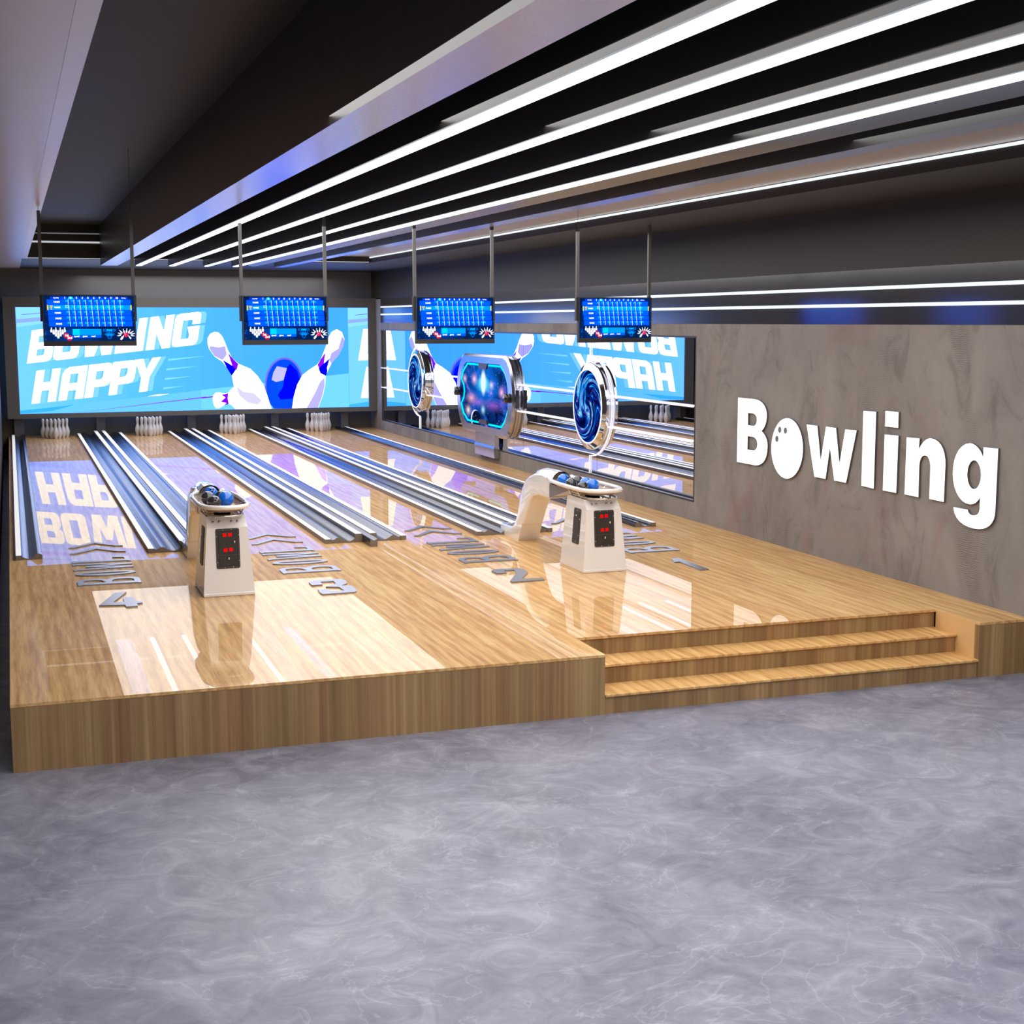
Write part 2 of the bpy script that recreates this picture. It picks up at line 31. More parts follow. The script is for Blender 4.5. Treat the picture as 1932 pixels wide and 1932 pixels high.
class MB:
    """collects world-space geometry, then links it as ONE mesh object"""
    def __init__(self):
        self.v = []; self.f = []; self.c = []; self.m = []; self.s = []
    def face(self, pts, col=None, mi=0, smooth=False):
        b = len(self.v); self.v += [tuple(p) for p in pts]
        self.f.append(list(range(b, b + len(pts)))); self.c.append(col); self.m.append(mi); self.s.append(smooth)
    def raw(self, verts, faces, mi=0, smooth=False, col=None):
        b = len(self.v); self.v += [tuple(p) for p in verts]
        for f in faces:
            self.f.append([i + b for i in f]); self.c.append(col); self.m.append(mi); self.s.append(smooth)
        return self
    def box(self, x0, x1, y0, y1, z0, z1, mi=0, bev=0.0, seg=2, M=None):
        vs = [(x, y, z) for z in (z0, z1) for y in (y0, y1) for x in (x0, x1)]
        fs = [(0, 2, 3, 1), (4, 5, 7, 6), (0, 1, 5, 4), (1, 3, 7, 5), (3, 2, 6, 7), (2, 0, 4, 6)]
        if bev > 0:
            bm = bmesh.new(); bv = [bm.verts.new(p) for p in vs]
            for f in fs: bm.faces.new([bv[i] for i in f])
            bmesh.ops.bevel(bm, geom=bm.edges[:], offset=bev, segments=seg, affect='EDGES', profile=0.5)
            bm.verts.index_update()
            V = [v.co.copy() for v in bm.verts]; F = [[v.index for v in f.verts] for f in bm.faces]; bm.free()
            if M: V = [M @ p for p in V]
            return self.raw(V, F, mi, False)
        if M: vs = [M @ Vector(p) for p in vs]
        return self.raw(vs, fs, mi)
    def lathe(self, prof, n=24, o=(0, 0, 0), M=None, mi=0, smooth=True):
        vs = []; fs = []
        for r, z in prof:
            for k in range(n):
                a = 2 * PI * k / n
                p = Vector((r * math.cos(a), r * math.sin(a), z))
                if M: p = M @ p
                vs.append(p + Vector(o))
        for i in range(len(prof) - 1):
            for k in range(n):
                k2 = (k + 1) % n
                fs.append((i * n + k, i * n + k2, (i + 1) * n + k2, (i + 1) * n + k))
        fs.append([k for k in reversed(range(n))]); fs.append([(len(prof) - 1) * n + k for k in range(n)])
        return self.raw(vs, fs, mi, smooth)
    def cyl(self, p0, p1, r, n=16, mi=0, r1=None, smooth=True):
        p0 = Vector(p0); d = Vector(p1) - p0
        q = d.to_track_quat('Z', 'Y').to_matrix().to_4x4()
        return self.lathe([(r, 0), (r if r1 is None else r1, d.length)], n, p0, q, mi, smooth)
    def ball(self, c, r, n=24, m=14, mi=0, sc=(1, 1, 1)):
        prof = [(max(1e-5, math.sin(PI * i / m)) * r, -math.cos(PI * i / m) * r) for i in range(m + 1)]
        vs = []; fs = []
        for pr, pz in prof:
            for k in range(n):
                a = 2 * PI * k / n
                vs.append((c[0] + pr * math.cos(a) * sc[0], c[1] + pr * math.sin(a) * sc[1], c[2] + pz * sc[2]))
        for i in range(m):
            for k in range(n):
                k2 = (k + 1) % n
                fs.append((i * n + k, i * n + k2, (i + 1) * n + k2, (i + 1) * n + k))
        return self.raw(vs, fs, mi, True)
    def tube(self, pts, r, closed=False, n=10, mi=0):
        P = [Vector(p) for p in pts]; N = len(P); vs = []; fs = []
        prev = None
        for i in range(N):
            a = P[(i - 1) % N] if (closed or i > 0) else P[i]
            b = P[(i + 1) % N] if (closed or i < N - 1) else P[i]
            t = (b - a).normalized()
            if prev is None:
                u = t.cross(Vector((0, 0, 1)))
                if u.length < 1e-3: u = t.cross(Vector((0, 1, 0)))
            else:
                u = prev - t * prev.dot(t)
            u.normalize(); prev = u; w = t.cross(u)
            for k in range(n):
                an = 2 * PI * k / n
                vs.append(P[i] + u * (r * math.cos(an)) + w * (r * math.sin(an)))
        for i in range(N if closed else N - 1):
            j = (i + 1) % N
            for k in range(n):
                k2 = (k + 1) % n
                fs.append((i * n + k, i * n + k2, j * n + k2, j * n + k))
        if not closed:
            fs.append(list(reversed(range(n)))); fs.append([(N - 1) * n + k for k in range(n)])
        return self.raw(vs, fs, mi, True)
    def prism(self, loops, to3, depth, mi=0, col=None, back=True):
        """loops: outer + holes (2-D); to3(a, b, h) -> 3-D point; solid from h=0 (front) to h=depth"""
        L = [[Vector((p[0], p[1], 0)) for p in lp] for lp in loops]
        tri = tessellate_polygon(L)
        flat = [p for lp in loops for p in lp]
        def orient(t):
            (ax, ay), (bx, by), (cx, cy) = [flat[i][:2] for i in t]
            return t if (bx - ax) * (cy - ay) - (by - ay) * (cx - ax) > 0 else (t[0], t[2], t[1])
        tri = [orient(t) for t in tri]
        V = [to3(p[0], p[1], 0) for p in flat]
        self.raw(V, tri, mi, False, col)
        if depth:
            V2 = [to3(p[0], p[1], depth) for p in flat]
            if back: self.raw(V2, [tuple(reversed(t)) for t in tri], mi, False, col)
            k = 0
            for lp in loops:
                n = len(lp)
                ar = sum(lp[i][0] * lp[(i + 1) % n][1] - lp[(i + 1) % n][0] * lp[i][1] for i in range(n))
                for i in range(n):
                    j = (i + 1) % n
                    q = [V[k + i], V2[k + i], V2[k + j], V[k + j]]
                    self.face(q if ar > 0 else list(reversed(q)), col, mi)
                k += n
        return self
    def extrude_profile(self, prof, y0, y1, mi=0, smooth=False):
        """closed (x,z) profile swept along Y"""
        n = len(prof)
        vs = [(x, y0, z) for x, z in prof] + [(x, y1, z) for x, z in prof]
        self.raw(vs, [(i, (i + 1) % n, n + (i + 1) % n, n + i) for i in range(n)], mi, smooth)
        tri = tessellate_polygon([[Vector((x, z, 0)) for x, z in prof]])
        self.raw(vs[:n], tri, mi); self.raw(vs[n:], tri, mi)
        return self
    def build(self, name, mats, parent=None, loc=None, autosmooth=None, fix=True):
        if parent is not None: base = Vector(parent['_w'])
        elif loc is not None: base = Vector(loc)
        else:
            xs = [p[0] for p in self.v]; ys = [p[1] for p in self.v]; zs = [p[2] for p in self.v]
            base = Vector(((min(xs) + max(xs)) / 2, (min(ys) + max(ys)) / 2, min(zs)))
        me = bpy.data.meshes.new(name)
        me.from_pydata([tuple(Vector(p) - base) for p in self.v], [], self.f)
        if not isinstance(mats, (list, tuple)): mats = [mats]
        for m in mats: me.materials.append(m)
        for p, mi, s in zip(me.polygons, self.m, self.s):
            p.material_index = mi; p.use_smooth = s
        if any(c is not None for c in self.c):
            at = me.color_attributes.new('Col', 'FLOAT_COLOR', 'CORNER')
            for p, c in zip(me.polygons, self.c):
                c = c or (1, 1, 1, 1)
                for li in p.loop_indices: at.data[li].color = c
        if fix:
            bm = bmesh.new(); bm.from_mesh(me)
            bmesh.ops.remove_doubles(bm, verts=bm.verts[:], dist=1e-5)
            bmesh.ops.recalc_face_normals(bm, faces=bm.faces[:])
            bm.to_mesh(me); bm.free()
        if autosmooth is not None:
            for p in me.polygons: p.use_smooth = True
            me.set_sharp_from_angle(angle=autosmooth)
        me.update()
        o = bpy.data.objects.new(name, me); COL.objects.link(o)
        if parent is not None: o.parent = parent; o['_w'] = tuple(base)
        else: o.location = base; o['_w'] = tuple(base)
        return o

def thing(name, loc, label, cat, group=None):
    o = bpy.data.objects.new(name, None); COL.objects.link(o)
    o.empty_display_size = 0.1; o.location = loc; o['_w'] = tuple(loc)
    return tag(o, label, cat, group)
def tag(o, label, cat, group=None, kind=None):
    if label: o['label'] = label
    if cat: o['category'] = cat
    if group: o['group'] = group
    if kind: o['kind'] = kind
    return o
def sub(o, label): o['label'] = label; return o
def struct(o): o['kind'] = 'structure'; return o
def dup(root, delta, label, group=None):
    def cp(o, par):
        c = o.copy(); COL.objects.link(c)
        if par is not None: c.parent = par
        for ch in [k for k in bpy.data.objects if k.parent == o]: cp(ch, c)
        return c
    kids = {}
    r = cp(root, None)
    r.location = Vector(root.location) + Vector(delta)
    r['label'] = label
    if group: r['group'] = group
    return r

# ------------------------------------------------------------------ materials
def new_mat(name):
    m = bpy.data.materials.new(name); m.use_nodes = True
    nt = m.node_tree; b = nt.nodes['Principled BSDF']
    return m, nt, b
def pmat(name, rgb, rough=0.5, metal=0.0, coat=0.0, spec=0.5, coat_rough=0.03, emit=None, estr=0.0, noise=0.0, nscale=30.0, bump=0.0):
    m, nt, b = new_mat(name)
    c = lin(rgb)
    b.inputs['Base Color'].default_value = c
    b.inputs['Roughness'].default_value = rough
    b.inputs['Metallic'].default_value = metal
    b.inputs['Coat Weight'].default_value = coat
    b.inputs['Coat Roughness'].default_value = coat_rough
    b.inputs['Specular IOR Level'].default_value = spec
    if emit is not None:
        b.inputs['Emission Color'].default_value = lin(emit); b.inputs['Emission Strength'].default_value = estr
    tc = nt.nodes.new('ShaderNodeTexCoord'); nz = nt.nodes.new('ShaderNodeTexNoise')
    nz.inputs['Scale'].default_value = nscale; nz.inputs['Detail'].default_value = 4
    nt.links.new(tc.outputs['Object'], nz.inputs['Vector'])
    if noise > 0:
        mx = nt.nodes.new('ShaderNodeMix'); mx.data_type = 'RGBA'
        mx.inputs[6].default_value = tuple(v * (1 - noise) for v in c[:3]) + (1,)
        mx.inputs[7].default_value = tuple(min(1, v * (1 + noise)) for v in c[:3]) + (1,)
        nt.links.new(nz.outputs['Fac'], mx.inputs[0]); nt.links.new(mx.outputs[2], b.inputs['Base Color'])
    if bump > 0:
        bp = nt.nodes.new('ShaderNodeBump'); bp.inputs['Strength'].default_value = bump; bp.inputs['Distance'].default_value = 0.01
        nt.links.new(nz.outputs['Fac'], bp.inputs['Height']); nt.links.new(bp.outputs['Normal'], b.inputs['Normal'])
    return m
def glow(name, rgb, strength):
    m, nt, b = new_mat(name); nt.nodes.remove(b)
    e = nt.nodes.new('ShaderNodeEmission'); e.inputs[0].default_value = lin(rgb); e.inputs[1].default_value = strength
    nt.links.new(e.outputs[0], nt.nodes['Material Output'].inputs[0]); return m
def ramp(nt, fac, stops):
    r = nt.nodes.new('ShaderNodeValToRGB'); el = r.color_ramp.elements
    while len(el) < len(stops): el.new(0.5)
    for e, (p, c) in zip(el, stops): e.position = p; e.color = c if len(c) == 4 else lin(c)
    nt.links.new(fac, r.inputs[0]); return r.outputs[0]
def mapping(nt, scale, loc=(0, 0, 0), rot=(0, 0, 0), coord='Object'):
    tc = nt.nodes.new('ShaderNodeTexCoord'); mp = nt.nodes.new('ShaderNodeMapping')
    mp.inputs['Scale'].default_value = scale; mp.inputs['Location'].default_value = loc; mp.inputs['Rotation'].default_value = rot
    nt.links.new(tc.outputs[coord], mp.inputs[0]); return mp.outputs[0]
def noise(nt, vec, scale, detail=4, dist=0.0, rough=0.55):
    n = nt.nodes.new('ShaderNodeTexNoise'); n.inputs['Scale'].default_value = scale; n.inputs['Detail'].default_value = detail
    n.inputs['Distortion'].default_value = dist; n.inputs['Roughness'].default_value = rough
    nt.links.new(vec, n.inputs['Vector']); return n
def mixc(nt, fac, a, b, blend='MIX'):
    m = nt.nodes.new('ShaderNodeMix'); m.data_type = 'RGBA'; m.blend_type = blend
    for s, v in ((0, fac), (6, a), (7, b)):
        if hasattr(v, 'links'): nt.links.new(v, m.inputs[s])
        else: m.inputs[s].default_value = v
    return m.outputs[2]

def wood_deck():
    m, nt, b = new_mat('honey_oak_lacquer')
    v = mapping(nt, (1.0, 0.11, 1.0))
    big = noise(nt, v, 2.2, 3, 0.6)
    wav = nt.nodes.new('ShaderNodeTexWave'); wav.wave_type = 'BANDS'; wav.bands_direction = 'X'
    wav.inputs['Scale'].default_value = 3.2; wav.inputs['Distortion'].default_value = 7.0; wav.inputs['Detail'].default_value = 3; wav.inputs['Detail Scale'].default_value = 1.6
    nt.links.new(v, wav.inputs['Vector'])
    v2 = mapping(nt, (1.0, 0.05, 1.0))
    fine = noise(nt, v2, 34, 6, 0.25, 0.7)
    c1 = ramp(nt, big.outputs['Fac'], [(0.3, (190, 138, 80)), (0.5, (214, 166, 104)), (0.7, (232, 190, 128))])
    c2 = ramp(nt, fine.outputs['Fac'], [(0.38, (150, 100, 48)), (0.5, (216, 166, 98)), (0.62, (246, 212, 150))])
    c = mixc(nt, 0.5, c1, c2)
    c3 = ramp(nt, wav.outputs['Fac'], [(0.0, (184, 130, 74)), (1.0, (240, 198, 138))])
    c = mixc(nt, 0.3, c, c3)
    nt.links.new(c, b.inputs['Base Color'])
    b.inputs['Roughness'].default_value = 0.45
    b.inputs['Specular IOR Level'].default_value = 0.1
    b.inputs['Coat Weight'].default_value = 0.6; b.inputs['Coat Roughness'].default_value = 0.004; b.inputs['Coat IOR'].default_value = 1.5
    return m
def wood_front(name='vertical_grain_oak', k=1.0):
    m, nt, b = new_mat(name)
    v = mapping(nt, (1.0, 1.0, 0.012))
    n1 = noise(nt, v, 5.5, 2, 0.0); n2 = noise(nt, v, 24, 5, 0.0, 0.7)
    f = nt.nodes.new('ShaderNodeMath'); f.operation = 'MULTIPLY_ADD'; f.inputs[1].default_value = 0.55
    nt.links.new(n2.outputs['Fac'], f.inputs[0])
    g = nt.nodes.new('ShaderNodeMath'); g.operation = 'MULTIPLY'; g.inputs[1].default_value = 0.45
    nt.links.new(n1.outputs['Fac'], g.inputs[0]); nt.links.new(g.outputs[0], f.inputs[2])
    s = lambda c: tuple(q * k for q in c)
    c = ramp(nt, f.outputs[0], [(0.34, s((124, 94, 62))), (0.46, s((148, 116, 80))), (0.54, s((164, 132, 92))), (0.64, s((184, 154, 112)))])
    n3 = noise(nt, v, 3.0, 1)
    tint = ramp(nt, n3.outputs['Fac'], [(0.4, (255, 235, 215)), (0.6, (238, 245, 210))])
    c = mixc(nt, 0.5, c, tint, 'MULTIPLY')
    nt.links.new(c, b.inputs['Base Color']); b.inputs['Roughness'].default_value = 0.5
    return m
def concrete_floor():
    m, nt, b = new_mat('polished_grey_concrete')
    v = mapping(nt, (1, 1, 1))
    n1 = noise(nt, v, 0.9, 8, 0.7, 0.62); n2 = noise(nt, v, 3.0, 10, 1.8, 0.7)
    c = ramp(nt, n1.outputs['Fac'], [(0.34, (100, 100, 116)), (0.5, (132, 131, 147)), (0.66, (160, 159, 174))])
    c2 = ramp(nt, n2.outputs['Fac'], [(0.34, (98, 98, 116)), (0.52, (138, 137, 153)), (0.68, (176, 175, 190))])
    c = mixc(nt, 0.45, c, c2)
    veins = nt.nodes.new('ShaderNodeTexNoise'); veins.inputs['Scale'].default_value = 1.3; veins.inputs['Detail'].default_value = 6; veins.inputs['Distortion'].default_value = 1.2
    nt.links.new(v, veins.inputs['Vector'])
    vr = ramp(nt, veins.outputs['Fac'], [(0.494, (0, 0, 0)), (0.5, (190, 190, 195)), (0.506, (0, 0, 0))])
    c = mixc(nt, 0.16, c, vr, 'ADD')
    nt.links.new(c, b.inputs['Base Color'])
    b.inputs['Roughness'].default_value = 0.38; b.inputs['Specular IOR Level'].default_value = 0.35
    return m
def concrete_wall():
    m, nt, b = new_mat('trowelled_concrete_plaster')
    v = mapping(nt, (1, 1, 1))
    n1 = noise(nt, v, 1.1, 8, 0.8, 0.6)
    v2 = mapping(nt, (1, 1.3, 0.9)); n2 = noise(nt, v2, 1.7, 9, 1.5, 0.68)
    c = ramp(nt, n1.outputs['Fac'], [(0.3, (116, 110, 106)), (0.5, (135, 130, 126)), (0.7, (153, 147, 143))])
    c2 = ramp(nt, n2.outputs['Fac'], [(0.34, (102, 94, 92)), (0.45, (136, 131, 127)), (0.62, (144, 138, 134))])
    c = mixc(nt, 0.5, c, c2)
    n4 = noise(nt, mapping(nt, (1, 1, 0.6), (4, 1, 2)), 1.4, 6, 1.0)
    pk = ramp(nt, n4.outputs['Fac'], [(0.56, (0, 0, 0)), (0.66, (255, 255, 255))])
    c = mixc(nt, pk, c, mixc(nt, 0.35, c, lin((140, 100, 102))))
    # trowel ridges: fine bands showing only in patches
    wv = nt.nodes.new('ShaderNodeTexWave'); wv.bands_direction = 'Z'; wv.inputs['Scale'].default_value = 17; wv.inputs['Distortion'].default_value = 7; wv.inputs['Detail'].default_value = 4; wv.inputs['Detail Scale'].default_value = 0.9
    nt.links.new(mapping(nt, (1, 1, 1)), wv.inputs['Vector'])
    n3 = noise(nt, mapping(nt, (1, 0.9, 0.45), (2, 5, 1)), 1.3, 4, 0.4)
    msk = ramp(nt, n3.outputs['Fac'], [(0.49, (0, 0, 0)), (0.6, (255, 255, 255))])
    dk = mixc(nt, wv.outputs['Fac'], c, mixc(nt, 0.55, c, lin((84, 76, 74))))
    c = mixc(nt, msk, c, dk)
    nt.links.new(c, b.inputs['Base Color']); b.inputs['Roughness'].default_value = 0.7
    bp = nt.nodes.new('ShaderNodeBump'); bp.inputs['Strength'].default_value = 0.25; bp.inputs['Distance'].default_value = 0.01
    nt.links.new(n2.outputs['Fac'], bp.inputs['Height']); nt.links.new(bp.outputs['Normal'], b.inputs['Normal'])
    return m
def glow_attr(name, strength=1.0):
    m, nt, b = new_mat(name); nt.nodes.remove(b)
    a = nt.nodes.new('ShaderNodeAttribute'); a.attribute_name = 'Col'
    e = nt.nodes.new('ShaderNodeEmission'); e.inputs[1].default_value = strength
    nt.links.new(a.outputs['Color'], e.inputs[0]); nt.links.new(e.outputs[0], nt.nodes['Material Output'].inputs[0]); return m
def swirl_mat(flip):
    m, nt, b = new_mat('blue_liquid_swirl' + ('' if flip > 0 else '_mirrored')); nt.nodes.remove(b)
    tc = nt.nodes.new('ShaderNodeTexCoord')
    sep = nt.nodes.new('ShaderNodeSeparateXYZ'); nt.links.new(tc.outputs['Object'], sep.inputs[0])
    def math_(op, a, bb=None):
        n = nt.nodes.new('ShaderNodeMath'); n.operation = op
        for i, v in enumerate((a, bb)):
            if v is None: continue
            if hasattr(v, 'links'): nt.links.new(v, n.inputs[i])
            else: n.inputs[i].default_value = v
        return n.outputs[0]
    y = math_('MULTIPLY', sep.outputs['Y'], flip); z = math_('SUBTRACT', sep.outputs['Z'], 0.617)
    r = math_('SQRT', math_('ADD', math_('MULTIPLY', y, y), math_('MULTIPLY', z, z)))
    a = math_('ARCTAN2', z, y)
    ang = math_('ADD', a, math_('MULTIPLY', math_('SUBTRACT', 0.6, r), 5.2))
    cx = math_('MULTIPLY', math_('MULTIPLY', math_('COSINE', ang), r), 0.75); cy = math_('MULTIPLY', math_('MULTIPLY', math_('SINE', ang), r), 2.6)
    cmb = nt.nodes.new('ShaderNodeCombineXYZ'); nt.links.new(cx, cmb.inputs[0]); nt.links.new(cy, cmb.inputs[1]); cmb.inputs[2].default_value = 3.7
    n1 = noise(nt, cmb.outputs[0], 3.0, 10, 1.1, 0.62)
    c = ramp(nt, n1.outputs['Fac'], [(0.32, (1, 4, 26)), (0.47, (2, 14, 82)), (0.53, (0, 66, 190)), (0.565, (8, 140, 235)), (0.595, (40, 205, 235)), (0.615, (225, 246, 255)), (0.64, (8, 84, 200)), (0.75, (2, 8, 60))])
    n2 = noise(nt, cmb.outputs[0], 5.0, 5, 1.0)
    f = ramp(nt, n2.outputs['Fac'], [(0.60, (0, 0, 0)), (0.615, (255, 255, 255)), (0.63, (0, 0, 0))])
    c = mixc(nt, mixc(nt, 0.35, lin((0, 0, 0)), f), c, lin((240, 70, 190)))
    e = nt.nodes.new('ShaderNodeEmission'); nt.links.new(c, e.inputs[0]); e.inputs[1].default_value = 1.0
    nt.links.new(e.outputs[0], nt.nodes['Material Output'].inputs[0]); return m
def galaxy_mat():
    m, nt, b = new_mat('galaxy_picture'); nt.nodes.remove(b)
    v = mapping(nt, (1, 1, 1))
    vs = mapping(nt, (1, 0.75, 1.6), rot=(0.45, 0, 0))
    n1 = noise(nt, vs, 2.6, 9, 0.8, 0.6)
    c = ramp(nt, n1.outputs['Fac'], [(0.32, (2, 14, 44)), (0.47, (8, 52, 130)), (0.57, (30, 84, 190)), (0.65, (120, 96, 205)), (0.73, (240, 170, 220))])
    def spot(y, z, ry, rz, col, k, power=2.6):
        mp = nt.nodes.new('ShaderNodeMapping'); tc = nt.nodes.new('ShaderNodeTexCoord'); nt.links.new(tc.outputs['Object'], mp.inputs[0])
        mp.inputs['Location'].default_value = (0, -y / ry, -z / rz); mp.inputs['Scale'].default_value = (0.0, 1 / ry, 1 / rz)
        ln = nt.nodes.new('ShaderNodeVectorMath'); ln.operation = 'LENGTH'; nt.links.new(mp.outputs[0], ln.inputs[0])
        s = nt.nodes.new('ShaderNodeMath'); s.operation = 'SUBTRACT'; s.use_clamp = True; s.inputs[0].default_value = 1.0; nt.links.new(ln.outputs['Value'], s.inputs[1])
        p = nt.nodes.new('ShaderNodeMath'); p.operation = 'POWER'; p.inputs[1].default_value = power; nt.links.new(s.outputs[0], p.inputs[0])
        kk = nt.nodes.new('ShaderNodeMath'); kk.operation = 'MULTIPLY'; kk.use_clamp = True; kk.inputs[1].default_value = k; nt.links.new(p.outputs[0], kk.inputs[0])
        return kk.outputs[0], lin(col)
    for sp in (spot(-0.02, 1.24, 1.0, 0.55, (0, 130, 255), 0.95, 1.2), spot(0.0, 1.22, 0.55, 0.14, (60, 210, 255), 1.0, 1.0), spot(0.02, 1.26, 0.34, 0.17, (120, 235, 255), 2.4, 1.4), spot(0.02, 1.27, 0.17, 0.26, (235, 254, 255), 4.0, 1.6),
               spot(1.08, 1.30, 0.22, 0.13, (255, 215, 245), 1.0), spot(0.52, 1.31, 0.26, 0.16, (255, 205, 240), 1.3), spot(-0.42, 1.24, 0.22, 0.12, (235, 225, 255), 1.2), spot(-0.95, 1.14, 0.24, 0.16, (255, 190, 230), 1.3),
               spot(0.70, 0.97, 0.5, 0.17, (255, 190, 215), 1.0), spot(0.35, 0.92, 0.7, 0.12, (170, 110, 225), 0.9), spot(-0.5, 0.90, 0.8, 0.16, (170, 90, 210), 0.8), spot(0.89, 0.75, 0.26, 0.15, (255, 228, 205), 1.3), spot(0.04, 0.80, 0.2, 0.14, (170, 235, 255), 1.4),
               spot(0.47, 0.61, 0.27, 0.17, (235, 245, 255), 14.0, 1.0), spot(0.42, 0.60, 0.26, 0.17, (4, 22, 60), 14.0, 1.0)):
        c = mixc(nt, sp[0], c, sp[1])
    vo = nt.nodes.new('ShaderNodeTexVoronoi'); vo.inputs['Scale'].default_value = 11; nt.links.new(v, vo.inputs['Vector'])
    st = ramp(nt, vo.outputs['Distance'], [(0.0, (255, 255, 255)), (0.13, (0, 0, 0))])
    c = mixc(nt, 0.8, c, st, 'ADD')
    e = nt.nodes.new('ShaderNodeEmission'); nt.links.new(c, e.inputs[0])
    nt.links.new(e.outputs[0], nt.nodes['Material Output'].inputs[0]); return m

M_deck = wood_deck(); M_front = wood_front(); M_tread = wood_deck()
M_tread.name = 'honey_oak_tread'; M_tread.node_tree.nodes['Principled BSDF'].inputs['Coat Weight'].default_value = 0.15
M_conc = concrete_floor(); M_wall = concrete_wall()
M_dark = pmat('charcoal_paint', (58, 53, 48), 0.5, spec=0.3, noise=0.06, nscale=3)
M_frame = pmat('graphite_frame_paint', (92, 90, 91), 0.5, noise=0.05, nscale=4)
M_pit = pmat('dark_pit_paint', (98, 84, 66), 0.6, noise=0.05, nscale=4)
M_divider = pmat('grey_divider_paint', (112, 111, 114), 0.5, noise=0.05, nscale=4)
M_ceil = pmat('dark_gloss_ceiling', (50, 43, 36), 0.55, spec=0.1, noise=0.06, nscale=2)
M_soffit = pmat('matt_dark_soffit', (42, 39, 38), 0.55, noise=0.05, nscale=2)
M_beige = pmat('painted_lit_taupe_ceiling', (196, 182, 174), 0.3, spec=0.6, noise=0.03, nscale=2)  # pale taupe paints in warm cove light and floor reflection on the ceiling
M_beam = pmat('brushed_metal_beam', (176, 182, 210), 0.26, metal=1.0, noise=0.05, nscale=60)
M_joist = pmat('black_joist_paint', (50, 47, 46), 0.35, noise=0.05, nscale=3)
M_duct = pmat('dark_grey_duct', (136, 138, 140), 0.35, metal=0.2, noise=0.04, nscale=4)
M_band = pmat('satin_graphite_metal', (112, 110, 112), 0.14, metal=0.85, noise=0.04, nscale=8)
M_gutter = pmat('steel_blue_gutter_metal', (50, 56, 76), 0.22, metal=0.9, noise=0.05, nscale=40)
M_gutter_body = pmat('grey_brown_gutter_side', (124, 112, 102), 0.4, metal=0.1, noise=0.04, nscale=20)
M_rail = pmat('white_rail_painted_glow', (246, 246, 248), 0.5, spec=0.2, emit=(255, 255, 255), estr=0.35, noise=0.02, nscale=20)  # white with slight emission stands in for light reflected off the rail tops
M_pin = pmat('white_pin_lacquer', (208, 205, 207), 0.25, coat=0.6, noise=0.02, nscale=20)
M_white = pmat('glossy_white_moulding', (248, 245, 243), 0.2, coat=1.0, spec=1.0, noise=0.015, nscale=6)
M_panel = pmat('dark_bronze_panel', (70, 64, 60), 0.4, metal=0.3, noise=0.05, nscale=20)
M_panel2 = pmat('dark_bronze_door', (60, 55, 51), 0.38, metal=0.3, noise=0.05, nscale=20)
M_chrome = pmat('chrome', (225, 227, 232), 0.07, metal=1.0, noise=0.02, nscale=10)
M_satin = pmat('satin_chrome', (190, 190, 200), 0.2, metal=1.0, noise=0.03, nscale=10)
M_red = glow('red_digit_glow', (255, 10, 10), 1.0)
M_blueball = pmat('blue_ball_gloss', (14, 118, 240), 0.08, coat=1.0, noise=0.12, nscale=18)
M_blackball = pmat('black_ball_gloss', (52, 50, 50), 0.1, coat=1.0, noise=0.1, nscale=18)
M_hole = pmat('black_hole', (6, 6, 6), 0.6, noise=0.02)
M_tvcase = pmat('black_tv_case', (46, 44, 43), 0.4, noise=0.05, nscale=10)
M_pole = pmat('grey_steel_pole', (96, 94, 94), 0.4, metal=0.4, noise=0.04, nscale=10)
M_wire = pmat('black_wire', (20, 20, 20), 0.5, noise=0.02)
M_mirror = pmat('mirror_glass', (232, 236, 250), 0.0, metal=1.0)
M_mframe = pmat('dark_mirror_trim', (64, 60, 58), 0.35, metal=0.5, noise=0.04)
M_letter = pmat('brushed_steel_letter', (150, 154, 166), 0.3, metal=0.85, noise=0.06, nscale=80)
M_led = glow('led_white', (238, 248, 255), 2.2)
M_led2 = glow('led_wall_white', (238, 248, 255), 1.15)
M_led_dim = glow('led_cove_soft', (225, 225, 230), 0.75)
M_led_dim2 = glow('led_cove_faint', (120, 122, 126), 0.7)
M_sign = glow('white_sign_face', (255, 255, 255), 1.6)
M_signside = pmat('sign_return_grey', (96, 92, 90), 0.5, noise=0.05)
M_dots = pmat('sign_hole_grey', (110, 115, 120), 0.5, noise=0.03)
M_tube = pmat('white_neon_tube', (245, 245, 250), 0.2, emit=(255, 250, 255), estr=0.6, noise=0.01)
M_cyan = glow('cyan_neon', (0, 235, 250), 1.3)
M_screen = glow_attr('led_wall_picture', 1.0)
M_tv = glow_attr('score_screen_picture', 1.25)
M_black = pmat('glossy_black_knob', (28, 26, 26), 0.15, coat=0.5, noise=0.03)
M_seam = pmat('mirror_joint_dark', (30, 34, 40), 0.4, noise=0.02)

# ------------------------------------------------------------------ the setting
XW = 7.867
b = MB(); b.box(-7, 12, -14, 23.2, -0.65, -0.45); struct(b.build('floor', M_conc))
# right wall with a shallow recess for the mirror
MY0, MY1, MZ0, MZ1 = 6.115, 21.55, 0.226, 2.231
b = MB()
b.box(XW, 8.1, -14, MY0, -0.45, 2.376); b.box(XW, 8.1, MY1, 22.02, -0.45, 2.92)
b.box(XW, 8.1, 22.02, 22.8, -0.45, 2.92)
b.box(XW, 8.1, MY0, MY1, -0.45, MZ0); b.box(XW, 8.1, MY0, MY1, MZ1, 2.376); b.box(7.9, 8.1, MY0, MY1, MZ0, MZ1)
struct(b.build('wall_right', M_wall, fix=False))
b = MB(); b.box(XW - 0.004, 8.1, -14, 21.55, 2.376, 2.895); struct(b.build('trim_1', M_band))
b = MB(); b.box(XW, 8.1, -14, 22.8, 2.895, 4.25); struct(b.build('trim_2', M_dark))
b = MB(); b.box(-0.12, 8.1, 22.4, 22.6, 2.6, 4.25); struct(b.build('wall_back', pmat('grey_back_wall_paint', (104, 104, 108), 0.6, noise=0.04, nscale=2)))
